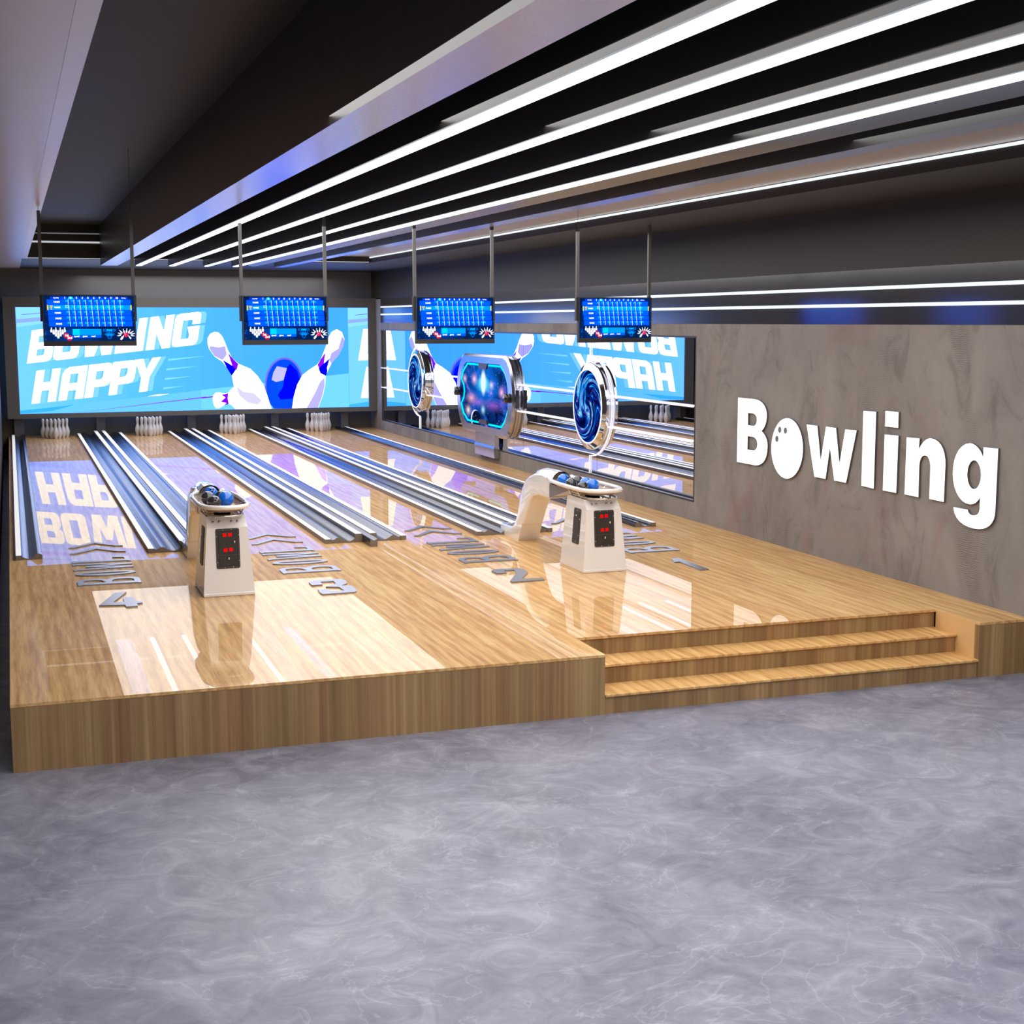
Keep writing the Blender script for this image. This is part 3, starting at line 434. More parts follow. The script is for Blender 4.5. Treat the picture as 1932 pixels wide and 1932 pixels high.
b = MB(); b.box(-0.12, 8.1, 22.62, 22.8, -0.45, 2.6); struct(b.build('wall_pit', M_pit)); 
b = MB(); b.box(-0.3, -0.12, 0.0, 22.8, -0.45, 4.25); b.box(-5.2, -0.3, 0.0, 0.15, -0.45, 4.25); struct(b.build('wall_left', M_dark))
# ceiling: recessed main field and lower perimeter
b = MB(); b.box(-5.2, 8.1, -10, 22.8, 4.1, 4.25); struct(b.build('ceiling', M_ceil))
b = MB(); b.box(-5.2, 0.37, -10, 22.4, 3.505, 4.1); struct(b.build('trim_3', M_beige))
b = MB(); b.box(0.37, 0.457, -10, 17.3, 3.503, 4.1); struct(b.build('trim_4', pmat('pale_taupe_edge', (214, 200, 192), 0.3, noise=0.02)))
b = MB(); b.box(0.37, 6.6, 17.3, 22.4, 3.505, 4.1); struct(b.build('trim_5', M_soffit))
b = MB(); b.box(6.6, XW, -10, 22.4, 3.505, 4.1); struct(b.build('trim_6', M_soffit))
b = MB(); b.box(5.98, 6.598, -10, 17.298, 3.62, 4.1); struct(b.build('trim_7', M_beige))
b = MB(); b.box(1.69, 1.985, -10, 17.298, 3.4, 4.1); struct(b.build('trim_8', [M_joist, M_beam]))
for o in [o for o in COL.objects if o.name == 'trim_8']:
    for p in o.data.polygons:
        if p.normal.z < -0.9: p.material_index = 1
b = MB(); b.box(4.78, 4.965, -10, 17.298, 3.4, 4.1); o = struct(b.build('trim_9', [M_joist, M_beam]))
for p in o.data.polygons:
    if p.normal.z < -0.9: p.material_index = 1
for k, (x0, x1) in enumerate(((2.285, 2.405), (2.868, 2.986), (3.488, 3.594), (4.0, 4.115))):
    b = MB(); b.box(x0, x1, -10, 17.298, 3.41, 4.1); struct(b.build('trim_%d' % (10 + k), M_joist))
b = MB(); b.cyl((4.41, -10, 3.675), (4.41, 17.298, 3.675), 0.265, 40); struct(b.build('trim_14', M_duct))

# LED lines -------------------------------------------------------------
def led(x0, x1, y0, y1, z0, z1, mat, label, group='linear LED lights'):
    b = MB(); b.box(x0, x1, y0, y1, z0, z1); return tag(b.build('led_strip_light', mat), label, 'light', group)
nm = ('beside the blue-lit beam, leftmost of the four ceiling lines', 'second ceiling line from the blue-lit beam', 'third ceiling line from the blue-lit beam', 'along the round grey duct')
for (x0, x1), s in zip(((2.305, 2.390), (2.886, 2.968), (3.507, 3.575), (4.02, 4.1)), nm):
    led(x0, x1, -10, 17.25, 3.396, 3.43, M_led, 'white linear LED light ' + s)
led(XW - 0.016, XW - 0.002, -14, 21.5, 2.703, 2.735, M_led2, 'upper white LED line on the dark band above the concrete wall')
led(XW - 0.016, XW - 0.002, -14, 21.5, 2.541, 2.573, M_led2, 'lower white LED line on the dark band above the concrete wall')
led(6.588, 6.603, -10, 17.28, 3.59, 3.612, M_led2, 'thin white LED line along the right edge of the taupe ceiling strip')
led(0.46, 6.58, 17.285, 17.303, 3.512, 3.522, M_led_dim, 'lowest thin cove light across the far end of the ceiling')
led(0.46, 6.58, 17.285, 17.303, 3.785, 3.815, M_led_dim, 'brighter middle cove light across the far end of the ceiling')
led(0.46, 6.58, 17.285, 17.303, 3.94, 3.96, M_led_dim2, 'faint grey topmost cove light across the far end of the ceiling')

# ------------------------------------------------------------------ bowling platform
X1, X2, YS = 4.10, 7.366, 0.58
YE = 22.612
XP = XW - 0.003
pl = thing('bowling_platform', (3.9, 11, -0.45), 'raised honey oak bowling platform with lanes and a recessed flight of steps', 'platform')
b = MB()
b.prism([[(0, 0), (X1, 0), (X1, YS), (X2, YS), (X2, 0), (XP, 0), (XP, YE), (0, YE)]], lambda x, y, h: (x, y, -h), 0.02)
b.build('lane_floor', M_deck, pl)
for xa, xb in ((0.0, X1 - 0.001), (X2 + 0.001, XP)):
    b = MB(); b.box(xa, xb, 0.003, 0.06, -0.45, -0.02); b.build('front_fascia', M_front, pl)
b = MB(); b.box(0.003, 0.06, 0.06, YE, -0.45, -0.02); b.build('side_fascia', M_front, pl)
M_cheek = pmat('plain_oak_cheek', (226, 182, 124), 0.45, noise=0.05, nscale=3)
for xa, xb in ((X2, X2 + 0.06), (X1 - 0.06, X1)):
    b = MB(); b.box(xa, xb, 0.06, YS, -0.45, -0.02); b.build('stair_cheek', M_cheek, pl)
b = MB(); b.box(X1, X2, YS + 0.02, YS + 0.05, -0.15, -0.02); b.build('stair_riser', M_front, pl)
for z, y0, y1 in ((-0.15, 0.29, YS + 0.05), (-0.30, 0.0, 0.29 + 0.05)):
    b = MB(); b.box(X1 + 0.001, X2 - 0.001, y0 - 0.008, y1, z - 0.02, z, bev=0.004); t = b.build('stair_tread', M_tread, pl)
    b = MB(); b.box(X1 + 0.001, X2 - 0.001, y0 + 0.012, y0 + 0.04, z - 0.15, z - 0.02); b.build('stair_riser', M_front, t)

# ------------------------------------------------------------------ masking unit / LED wall / dividers
vw = thing('video_wall', (3.94, 22.0, 0.4), 'wide light blue LED screen reading BOWLING HAPPY above the pins', 'screen')
SY = 22.0
b = MB()
sx0, sx1, sz0, sz1 = 0.245, 7.682, 0.503, 2.708
fx0, fx1, fz0, fz1 = 0.0, 7.884, 0.405, 2.917
b.prism([[(fx0, fz0), (fx1, fz0), (fx1, fz1), (fx0, fz1)], [(sx0, sz0), (sx1, sz0), (sx1, sz1), (sx0, sz1)]], lambda x, z, h: (x, SY - 0.02 + h, z), 0.3)
b.build('screen_frame', M_frame, vw)
b = MB()
cols = [(0.0, (124, 222, 255)), (0.12, (112, 214, 255)), (0.35, (92, 202, 255)), (0.6, (80, 190, 252)), (0.85, (70, 182, 250)), (1.0, (76, 186, 250))]
for i in range(24):
    t0, t1 = i / 24, (i + 1) / 24
    def cc(t):
        for (a, ca), (bq, cb) in zip(cols, cols[1:]):
            if a <= t <= bq:
                q = lin([u + (w - u) * (t - a) / (bq - a) for u, w in zip(ca, cb)]); return (q[0], q[1], q[2] * 2.3, 1)
    xa, xb = sx0 + (sx1 - sx0) * t0, sx0 + (sx1 - sx0) * t1
    b.face([(xa, SY + 0.02, sz0), (xb, SY + 0.02, sz0), (xb, SY + 0.02, sz1), (xa, SY + 0.02, sz1)], cc((t0 + t1) / 2))
def hdr(c):
    q = lin(c)
    if min(c) >= 225: return tuple(v * 2.0 for v in q[:3]) + (1,)
    return (q[0], q[1], q[2] * (2.3 if c[2] >= 240 else 1.0), 1)
def clip_poly(poly):
    for ax, lim, sgn in ((0, sx0, 1), (0, sx1, -1), (1, sz0, 1), (1, sz1, -1)):
        outp = []
        for i, p in enumerate(poly):
            q = poly[(i + 1) % len(poly)]
            ip = (p[ax] - lim) * sgn >= 0; iq = (q[ax] - lim) * sgn >= 0
            if ip: outp.append(p)
            if ip != iq:
                t = (lim - p[ax]) / (q[ax] - p[ax]); outp.append((p[0] + (q[0] - p[0]) * t, p[1] + (q[1] - p[1]) * t))
        poly = outp
    return poly
lay = 0
for col, loops in ART:
    lay += 1
    dy = SY + 0.0195 - 0.0004 * lay
    L = [[Vector((p[0], p[1], 0)) for p in lp] for lp in loops]
    flat = [p for lp in loops for p in lp]
    for t in tessellate_polygon(L):
        q = clip_poly([flat[i] for i in t])
        if len(q) >= 3: b.face([(x, dy, z) for x, z in q], hdr(col))
b.build('screen_panel', M_screen, vw, fix=False)

for (x0, x1), s in zip(((0.114, 0.31), (1.786, 1.969), (3.707, 3.884), (5.543, 5.714), (7.131, 7.302)),
        ('at the far left end of the pin decks', 'between the pin racks of lanes 4 and 3', 'between the pin racks of lanes 3 and 2', 'between the pin racks of lanes 2 and 1', 'right of the lane 1 pin rack')):
    b = MB(); b.box(x0, x1, 22.44, 22.62, 0.0, 0.5, bev=0.004); b.box(x0, x1, 22.1, 22.44, 0.38, 0.5)
    tag(b.build('pin_deck_divider', M_divider), 'grey upright divider panel under the screen ' + s, 'divider', 'dividers behind the pins')

# ------------------------------------------------------------------ gutters
G0, G1 = 5.83, 22.3
def ends(o):
    for p in o.data.polygons:
        if abs(p.normal.y) > 0.9 or p.normal.z < -0.9: p.material_index = 1
    return o
def gutter_single(name, label, x0, x1, rail_left):
    """rail on the outer side, trough towards the lane"""
    w = x1 - x0
    root = thing(name, ((x0 + x1) / 2, G0, 0), label, 'gutter', 'bowling gutters')
    f = (lambda u: x0 + u * w) if rail_left else (lambda u: x1 - u * w)
    top = [(0.22, 0.042)]
    for k in range(0, 9):
        t = k / 8; u = 0.26 + 0.56 * t
        top.append((u, 0.03 - 0.022 * math.sin(PI * min(1, t * 1.15)) + 0.03 * max(0, t - 0.55) / 0.45))
    top += [(0.86, 0.058), (0.92, 0.056), (1.0, 0.04)]
    prof = [(f(0.22), 0.0)] + [(f(u), z) for u, z in top] + [(f(1.0), 0.0)]
    b = MB(); b.extrude_profile(prof, G0, G1); ends(b.build('gutter_channel', [M_gutter, M_gutter_body], root, autosmooth=0.6))
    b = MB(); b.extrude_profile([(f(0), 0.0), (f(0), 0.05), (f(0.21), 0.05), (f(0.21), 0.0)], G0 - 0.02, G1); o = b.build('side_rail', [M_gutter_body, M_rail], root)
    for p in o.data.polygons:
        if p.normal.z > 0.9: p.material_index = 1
    return root
def gutter_double(label, x0, tail=None, lift=False):
    w = 0.911
    root = thing('gutter_pair', (x0 + w / 2, G0, 0), label, 'gutter', 'bowling gutters')
    for side in (0, 1):
        f = (lambda u: x0 + u) if side == 0 else (lambda u: x0 + w - u)
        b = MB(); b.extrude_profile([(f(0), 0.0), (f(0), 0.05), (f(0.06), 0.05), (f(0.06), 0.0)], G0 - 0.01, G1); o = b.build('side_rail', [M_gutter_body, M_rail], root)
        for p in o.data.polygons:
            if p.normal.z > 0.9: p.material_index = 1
        top = [(0.062, 0.044), (0.085, 0.036), (0.105, 0.044), (0.125, 0.058), (0.145, 0.06), (0.165, 0.054), (0.195, 0.034), (0.225, 0.02), (0.26, 0.014), (0.29, 0.02), (0.315, 0.034), (0.333, 0.052)]
        prof = [(f(0.062), 0.0)] + [(f(u), z) for u, z in top] + [(f(0.333), 0.0)]
        b = MB(); b.extrude_profile(prof, G0, G1); ends(b.build('gutter_channel', [M_gutter, M_gutter_body], root, autosmooth=0.6))
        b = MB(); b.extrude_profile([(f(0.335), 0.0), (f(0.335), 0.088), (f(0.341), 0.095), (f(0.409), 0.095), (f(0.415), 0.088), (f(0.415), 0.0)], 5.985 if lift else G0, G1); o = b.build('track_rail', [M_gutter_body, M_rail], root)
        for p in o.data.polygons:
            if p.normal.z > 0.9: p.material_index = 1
    c = x0 + w / 2
    y0 = 5.46 if tail else 5.985
    b = MB(); b.extrude_profile([(c - 0.0395, 0.0), (c - 0.0395, 0.085), (c - 0.03, 0.083), (c - 0.015, 0.072), (c, 0.068), (c + 0.015, 0.072), (c + 0.03, 0.083), (c + 0.0395, 0.085), (c + 0.0395, 0.0)], y0, G1)
    ends(b.build('ball_return_track', [M_gutter, M_gutter_body], root))
    return root
gutter_single('gutter', 'single gutter along the left edge of lane 4', 0.063, 0.322, True)
gutter_double('double gutter with white rails between lanes 4 and 3', 1.376, lift=True)
gutter_double('double gutter between lanes 3 and 2 with a protruding square track end', 3.259, tail=True)
gutter_double('double gutter between lanes 2 and 1 leading to the right ball return', 5.001, lift=True)
gutter_single('gutter', 'single gutter right of lane 1 beside the mirror wall', 6.962, 7.219, False)

# ------------------------------------------------------------------ bowling pins
pin_prof = [(0.026, 0.0), (0.03, 0.008), (0.042, 0.045), (0.052, 0.08), (0.0565, 0.115), (0.053, 0.15), (0.043, 0.19), (0.031, 0.225), (0.0245, 0.252), (0.0235, 0.27), (0.026, 0.295), (0.031, 0.33), (0.0325, 0.35), (0.031, 0.372), (0.024, 0.392), (0.012, 0.402), (0.002, 0.404)]
b = MB(); b.lathe(pin_prof, 20)
pin0 = b.build('bowling_pin', M_pin, loc=(0, 0, 0), autosmooth=0.9)
spots = [('the front point', 0, 0), ('the left end of the second row', 1, -.5), ('the right end of the second row', 1, .5), ('the left end of the third row', 2, -1), ('the middle of the third row', 2, 0), ('the right end of the third row', 2, 1),
         ('the left end of the back row', 3, -1.5), ('the left centre of the back row', 3, -.5), ('the right centre of the back row', 3, .5), ('the right end of the back row', 3, 1.5)]
first = True
RN = {4: 'leftmost', 3: 'second from left', 2: 'second from right', 1: 'rightmost'}
for lane, px, py in ((4, 0.922, 21.58), (3, 2.838, 21.58), (2, 4.615, 21.58), (1, 6.501, 21.58)):
    for s, r, q in spots:
        o = pin0 if first else pin0.copy()
        if not first: COL.objects.link(o)
        first = False
        o.location = (px + q * 0.158, py + r * 0.117, 0.0)
        tag(o, 'white bowling pin, %s, %s rack' % (s.replace('the ', ''), RN[lane]), 'bowling pin', 'bowling pins of the %s rack' % RN[lane])

# ------------------------------------------------------------------ floor lettering
def bowl_letters(x0):
    """tall letters lying on the lane, read along +Y, tops to the left"""
    L = {}
    T = lambda s, t: (x0 + 0.565 - t, s)          # s along the lane, t up the letter
    H = 0.565
    def arc(cx, cy, rx, ry, a0, a1, n=10): return [(cx + rx * math.cos(a0 + (a1 - a0) * k / n), cy + ry * math.sin(a0 + (a1 - a0) * k / n)) for k in range(n + 1)]
    s0 = 4.10
    L['B'] = [[(s0 - .02, 0), (s0 - .02, .03), (s0, .03), (s0, H - .03), (s0 - .02, H - .03), (s0 - .02, H)] + [(s0 + .2, H)] + arc(s0 + .2, H - .14, .1, .14, PI / 2, -PI / 2 + .3, 8) + arc(s0 + .21, .15, .12, .15, PI / 2 - .3, -PI / 2, 8),
              [(s0 + .085, .055), (s0 + .085, .255), (s0 + .16, .255)] + arc(s0 + .19, .15, .055, .095, PI / 2, -PI / 2, 6),
              [(s0 + .085, .31), (s0 + .085, H - .055), (s0 + .16, H - .055)] + arc(s0 + .185, H - .14, .05, .085, PI / 2, -PI / 2, 6)]
    L['O'] = [arc(4.70, H / 2, .115, H / 2, 0, 2 * PI, 40)[:-1], arc(4.70, H / 2, .042, H / 2 - .06, 0, 2 * PI, 40)[:-1]]
    w0 = 4.92
    L['W'] = [[(w0 - .01, H), (w0 + .085, H), (w0 + .085, H - .02), (w0 + .07, H - .02), (w0 + .105, .14), (w0 + .17, H - .12), (w0 + .235, H - .12), (w0 + .285, .14), (w0 + .33, H - .02), (w0 + .31, H - .02), (w0 + .31, H), (w0 + .405, H), (w0 + .405, H - .02), (w0 + .385, H - .02), (w0 + .32, 0), (w0 + .255, 0), (w0 + .2, H - .23), (w0 + .14, 0), (w0 + .075, 0), (w0 + .01, H - .02), (w0 - .01, H - .02)]]
    l0 = 5.39
    L['L'] = [[(l0 - .015, 0), (l0 - .015, .025), (l0 + .005, .025), (l0 + .005, H - .025), (l0 - .015, H - .025), (l0 - .015, H), (l0 + .11, H), (l0 + .11, H - .025), (l0 + .085, H - .025), (l0 + .085, .05), (l0 + .22, .05), (l0 + .25, .16), (l0 + .29, .16), (l0 + .29, 0)]]
    return L, T
for lane, x0 in ((4, 0.595), (3, 2.483), (2, 4.31), (1, 6.125)):
    root = thing('floor_lettering', (x0 + 0.28, 5.4, 0.0), 'flat steel letters BOWL with two chevrons set on lane %d' % lane, 'lettering', 'lane lettering')
    L, T = bowl_letters(x0)
    for k in 'BOWL':
        b = MB()
        loops = [[T(s, t) for s, t in lp] for lp in L[k]]
        b.prism(loops, lambda x, y, h: (x, y, 0.012 - h), 0.012); b.build('letter_' + k.lower(), M_letter, root)
    for yb in (5.99, 6.40):
        b = MB(); c = x0 + 0.283
        b.prism([[(c - .28, yb), (c - .215, yb + .005), (c, yb + .255), (c + .2, yb + .02), (c + .28, yb + .0), (c + .28, yb + .03), (c + .2, yb + .075), (c, yb + .385), (c - .215, yb + .075), (c - .28, yb + .03)]], lambda x, y, h: (x, y, 0.012 - h), 0.012)
        b.build('chevron', M_letter, root)
for lane in '4321':
    b = MB(); b.prism([DIGITS[lane]], lambda x, y, h: (x, y, 0.012 - h), 0.012)
    tag(b.build('lane_number', M_letter), 'flat steel lane number %s set on the oak floor' % lane, 'number', 'lane numbers')

# ------------------------------------------------------------------ ball returns
CX = 1.84
br = thing('ball_return', (CX, 4.2, 0.0), 'glossy white ball return left of the pair, between lanes 4 and 3, with five balls', 'ball return', 'ball returns')
# pedestal
b = MB(); b.box(CX - .228, CX + .228, 3.168, 3.80, 0.0, 0.036, bev=0.01); b.build('plinth', M_white, br)
bm = bmesh.new()
lv = [(0.036, .224, 3.174, 3.79), (0.61, .178, 3.218, 3.745), (0.70, .170, 3.305, 3.735)]
vv = [[bm.verts.new((CX + sx * hw, yy, z)) for sx, yy in ((-1, y0), (1, y0), (1, y1), (-1, y1))] for z, hw, y0, y1 in lv]
bm.faces.new(list(reversed(vv[0]))); bm.faces.new(vv[-1])
for a, c in zip(vv, vv[1:]):
    for i in range(4): bm.faces.new((a[i], a[(i + 1) % 4], c[(i + 1) % 4], c[i]))
ed = [e for e in bm.edges if not (abs(e.verts[0].co.z - 0.036) < 1e-4 and abs(e.verts[1].co.z - 0.036) < 1e-4) and len(e.link_faces) == 2 and e.calc_face_angle() > 0.2]
bmesh.ops.bevel(bm, geom=ed, offset=0.022, segments=3, affect='EDGES', profile=0.5)
bm.verts.index_update()
b = MB(); b.raw([v.co.copy() for v in bm.verts], [[v.index for v in f.verts] for f in bm.faces]); bm.free()
b.build('pedestal', M_white, br, autosmooth=0.42)
fy = lambda z: 3.174 + (z - 0.036) * (0.044 / 0.574)      # front face of the pedestal
def rrect(x0, x1, z0, z1, r, n=4):
    P = []
    for cx, cz, a in ((x1 - r, z0 + r, -PI / 2), (x1 - r, z1 - r, 0), (x0 + r, z1 - r, PI / 2), (x0 + r, z0 + r, PI)):
        P += [(cx + r * math.cos(a + PI / 2 * k / n), cz + r * math.sin(a + PI / 2 * k / n)) for k in range(n + 1)]
    return P
def on_front(off): return lambda x, z, h: (x, fy(z) - off + h, z)
px0, px1, pz0, pz1 = CX - .104, CX + .104, .247, .600
b = MB(); b.prism([rrect(px0, px1, pz0, pz1, .016)], on_front(.005), .006); fp = b.build('front_panel', M_panel, br)
PU = lambda u: px0 + u * (px1 - px0); PV = lambda v: pz0 + v * (pz1 - pz0)
for u0, u1, v0, v1, ku, kv in ((.11, .90, .37, .93, .78, .66), (.13, .92, .07, .31, .52, .25)):
    b = MB(); b.prism([rrect(PU(u0) - .003, PU(u1) + .003, PV(v0) - .003, PV(v1) + .003, .003)], on_front(.0056), .001); b.build('door_gap', M_hole, fp)
    b = MB(); b.prism([rrect(PU(u0), PU(u1), PV(v0), PV(v1), .003)], on_front(.0075), .003); b.build('panel_door', M_panel2, fp)
    b = MB(); b.ball((PU(ku), fy(PV(kv)) - .012, PV(kv)), .009, 12, 8, sc=(1, 1, 1.35)); b.build('door_lock', M_chrome, fp)
for u, v in ((.38, .84), (.61, .845), (.40, .465), (.63, .47)):
    b = MB(); b.prism([[(PU(u) - .015, PV(v) - .0155), (PU(u) + .015, PV(v) - .0155), (PU(u) + .015, PV(v) + .0155), (PU(u) - .015, PV(v) + .0155)]], on_front(.0088), .002); sub(b.build('digit_display', M_red, fp), 'glowing red square display')
for u, v in ((.3, .97), (.66, .975), (.03, .81), (.96, .83), (.05, .16), (.955, .19), (.35, .025), (.7, .03)):
    b = MB(); b.ball((PU(u), fy(PV(v)) - .006, PV(v)), .0042, 8, 6); b.build('screw', M_chrome, fp)
# side panel on the left flank
sx = lambda z: CX - (.224 - (z - .036) * (.046 / .574))
b = MB()
def on_side(off): return lambda y, z, h: (sx(z) - off + h, y, z)
b.prism([rrect(3.345, 3.52, .255, .60, .02)], on_side(.005), .006); sp = b.build('side_panel', M_panel, br)
b = MB(); b.prism([rrect(3.37, 3.495, .29, .565, .006)], on_side(.0065), .003); b.build('panel_door', M_panel2, sp)
b = MB(); b.ball((sx(.53) - .009, 3.44, .53), .008, 12, 8); b.build('door_lock', M_chrome, sp)
for y, z in ((3.36, .5), (3.36, .34), (3.505, .52), (3.505, .35), (3.43, .58), (3.43, .272)):
    b = MB(); b.ball((sx(z) - .006, y, z), .004, 8, 6); b.build('screw', M_chrome, sp)
# controls on the sloped top front
for dx, kind in ((-.115, 1), (-.062, 0), (.045, 1), (.098, 0)):
    z = .655; y = 3.258
    b = MB(); nrm = Vector((0, -.72, .69))
    p0 = Vector((CX + dx, y, z)) - nrm * .004
    b.cyl(p0, p0 + nrm * .012, .011, 14)
    if kind: b.cyl(p0 + nrm * .01, p0 + nrm * .022 + Vector((0, 0, .03)), .0045, 10)
    else: b.cyl(p0 + nrm * .01, p0 + nrm * .018, .006, 10)
    b.build('toggle_switch' if kind else 'push_button', M_satin, br)
# elevator hood: side silhouette swept across, softly bevelled
prof = [(5.35, 0), (5.89, 0), (5.97, .06), (5.97, .115), (5.60, .125), (5.50, .165), (5.42, .25), (5.36, .36), (5.30, .50), (5.23, .61), (5.14, .69), (5.02, .75), (4.84, .80), (4.62, .815), (4.46, .80), (4.395, .76), (4.395, .577), (4.73, .575), (4.88, .548), (4.98, .48), (5.06, .39), (5.20, .20)]
bm = bmesh.new()
A_ = [bm.verts.new((CX - .118, y, z)) for y, z in prof]; B_ = [bm.verts.new((CX + .118, y, z)) for y, z in prof]
bm.faces.new(A_); bm.faces.new(list(reversed(B_)))
n = len(prof)
for i in range(n): bm.faces.new((A_[i], B_[i], B_[(i + 1) % n], A_[(i + 1) % n]))
bmesh.ops.recalc_face_normals(bm, faces=bm.faces[:])
ed = [e for e in bm.edges if abs(e.verts[0].co.x - e.verts[1].co.x) < 1e-5 and min(e.verts[0].co.z, e.verts[1].co.z) > .02]
bmesh.ops.bevel(bm, geom=ed, offset=0.022, segments=3, affect='EDGES', profile=0.5)
bm.verts.index_update()
b = MB(); b.raw([v.co.copy() for v in bm.verts], [[v.index for v in f.verts] for f in bm.faces]); bm.free()
b.build('lift_housing', M_white, br, autosmooth=0.75)
# rounded crown over the ball exit, with a round mouth
b = MB(); vs = []; rings = [(5.10, .015, .715), (5.0, .05, .745), (4.9, .075, .765), (4.75, .088, .775), (4.5, .092, .775), (4.33, .094, .772)]
N = 16
for y, r, zc in rings:
    for k in range(N + 1):
        a = PI * k / N; vs.append((CX + r * 1.12 * math.cos(a), y, zc + r * math.sin(a)))
fs = [(i * (N + 1) + k, i * (N + 1) + k + 1, (i + 1) * (N + 1) + k + 1, (i + 1) * (N + 1) + k) for i in range(len(rings) - 1) for k in range(N)]
b.raw(vs, fs, 0, True); b.build('lift_crown', M_white, br)
b = MB(); mouth = [(CX + .088 * math.cos(2 * PI * k / 28), .765 + .088 * math.sin(2 * PI * k / 28)) for k in range(28)]
b.prism([mouth], lambda x, z, h: (x, 4.39 + h, z), .03); b.build('ball_mouth', pmat('brown_mouth_lining', (112, 92, 80), 0.5, noise=0.05), br)
b = MB(); b.cyl((CX, 4.389, .765), (CX, 4.36, .765), .09, 28, r1=.094); 
# ball tray
ring = [(-.125, 4.38), (-.19, 4.15), (-.212, 3.9), (-.215, 3.5), (-.208, 3.32), (-.165, 3.19), (-.08, 3.125), (0, 3.115), (.08, 3.125), (.165, 3.19), (.208, 3.32), (.215, 3.5), (.212, 3.9), (.19, 4.15), (.125, 4.38)]
RZ = .795
b = MB(); b.tube([(CX + x, y, RZ) for x, y in ring], .021, n=12)
for s in (-1, 1): b.ball((CX + s * .125, 4.37, RZ), .03, 14, 8)
tr = b.build('tray_rim', M_white, br)
b = MB(); N = len(ring)
low = [(x * .74, 3.74 + (y - 3.74) * .82) for x, y in ring]
vs = [(CX + x, y, RZ - .008) for x, y in ring] + [(CX + x, y, .742) for x, y in low]
fs = [(i, (i + 1) % N, N + (i + 1) % N, N + i) for i in range(N)] + [[N + i for i in range(N)]]
b.raw(vs, fs, 0, False); b.build('tray_bed', pmat('tan_tray_liner', (150, 132, 118), 0.4, noise=0.05), br)
b = MB(); b.tube([(CX + x * .72, 3.5 + (y - 3.72) * .6, .718) for x, y in ring], .009, closed=True, n=8)
for x, y in ((-.13, 3.42), (.13, 3.42), (-.13, 3.66), (.13, 3.66)): b.cyl((CX + x * 1.15, y, .697), (CX + x * 1.6, y - .01, RZ - .006), .008, 8)
b.build('tray_support', M_chrome, br)
b = MB(); b.cyl((CX, 3.5, .698), (CX, 3.5, .74), .075, 24); b.build('tray_hub', M_black, br)
b = MB(); vs = [(CX + s * .112, y, z) for s in (-1, 1) for y, z in ((4.40, .59), (3.80, .735), (4.40, .735))]
b.raw(vs, [(0, 1, 2), (3, 5, 4), (0, 3, 4, 1), (1, 4, 5, 2), (0, 2, 5, 3)]); b.build('tray_chute', pmat('grey_chute_metal', (128, 122, 118), 0.2, metal=0.7, noise=0.03), br)
RDX = 3.605
br2 = dup(br, (RDX, 0, 0), 'glossy white ball return right of the pair, between lanes 2 and 1, with six balls', 'ball returns')

def bowling_ball(c, r, mat, label, group, hole_dir=None):
    b = MB(); b.ball((0, 0, r), r, 32, 18)
    o = b.build('bowling_ball', mat, loc=(0, 0, 0)); o.location = (c[0], c[1], c[2]); o['_w'] = (0, 0, 0)
    tag(o, label, 'bowling ball', group)
    if hole_dir is not None:
        d = Vector(hole_dir).normalized(); u = d.cross(Vector((0, 0, 1))).normalized(); w = u.cross(d)
        for a, q in ((-.2, .12), (.2, .12), (0.02, -.28)):
            e = (d + u * a + w * q).normalized()
            h = MB(); h.cyl(Vector((0, 0, r)) + e * (r * .97), Vector((0, 0, r)) + e * (r * 1.004), r * .15, 16)
            hh = h.build('finger_hole', M_hole, o)
    return o
TZ = .743
view = Vector((-0.33, -1, .42))
g1 = 'balls in the left ball return'; g2 = 'balls in the right ball return'
bowling_ball((CX - .015, 4.14, TZ), .064, M_blueball, 'blue bowling ball in front of the left ball return mouth', g1, (0.15, -1, .75))
bowling_ball((CX - .086, 3.81, TZ), .062, M_blackball, 'black bowling ball without visible holes at the left side of the left tray', g1)
bowling_ball((CX - .075, 3.46, TZ), .062, M_blackball, 'black bowling ball with finger holes nearest the front of the left tray', g1, (0.1, -1, .9))
bowling_ball((CX + .048, 3.60, TZ), .072, M_blueball, 'largest blue bowling ball at the right of the left tray', g1)
bowling_ball((CX + .05, 3.93, TZ), .055, M_blackball, 'small black bowling ball half hidden behind the big blue one, left tray', g1)
C2 = CX + RDX
bowling_ball((C2 - .072, 4.10, TZ), .062, M_blueball, 'blue bowling ball at the mouth of the right ball return', g2, (0.9, -1, .45))
bowling_ball((C2 - .11, 3.79, TZ), .058, M_blackball, 'black bowling ball at the left side of the right tray, no holes showing', g2)
bowling_ball((C2 + .03, 3.965, TZ), .058, M_blackball, 'dark grey bowling ball at the back of the right tray', g2)
bowling_ball((C2 + .01, 3.70, TZ), .064, M_blueball, 'blue bowling ball in the middle of the right tray', g2)
bowling_ball((C2 + .008, 3.52, TZ), .066, M_blueball, 'blue bowling ball nearest the front end of the right tray', g2)
bowling_ball((C2 - .118, 3.46, TZ), .058, M_blackball, 'black bowling ball with finger holes at the front of the right tray', g2, (0.2, -1, .7))

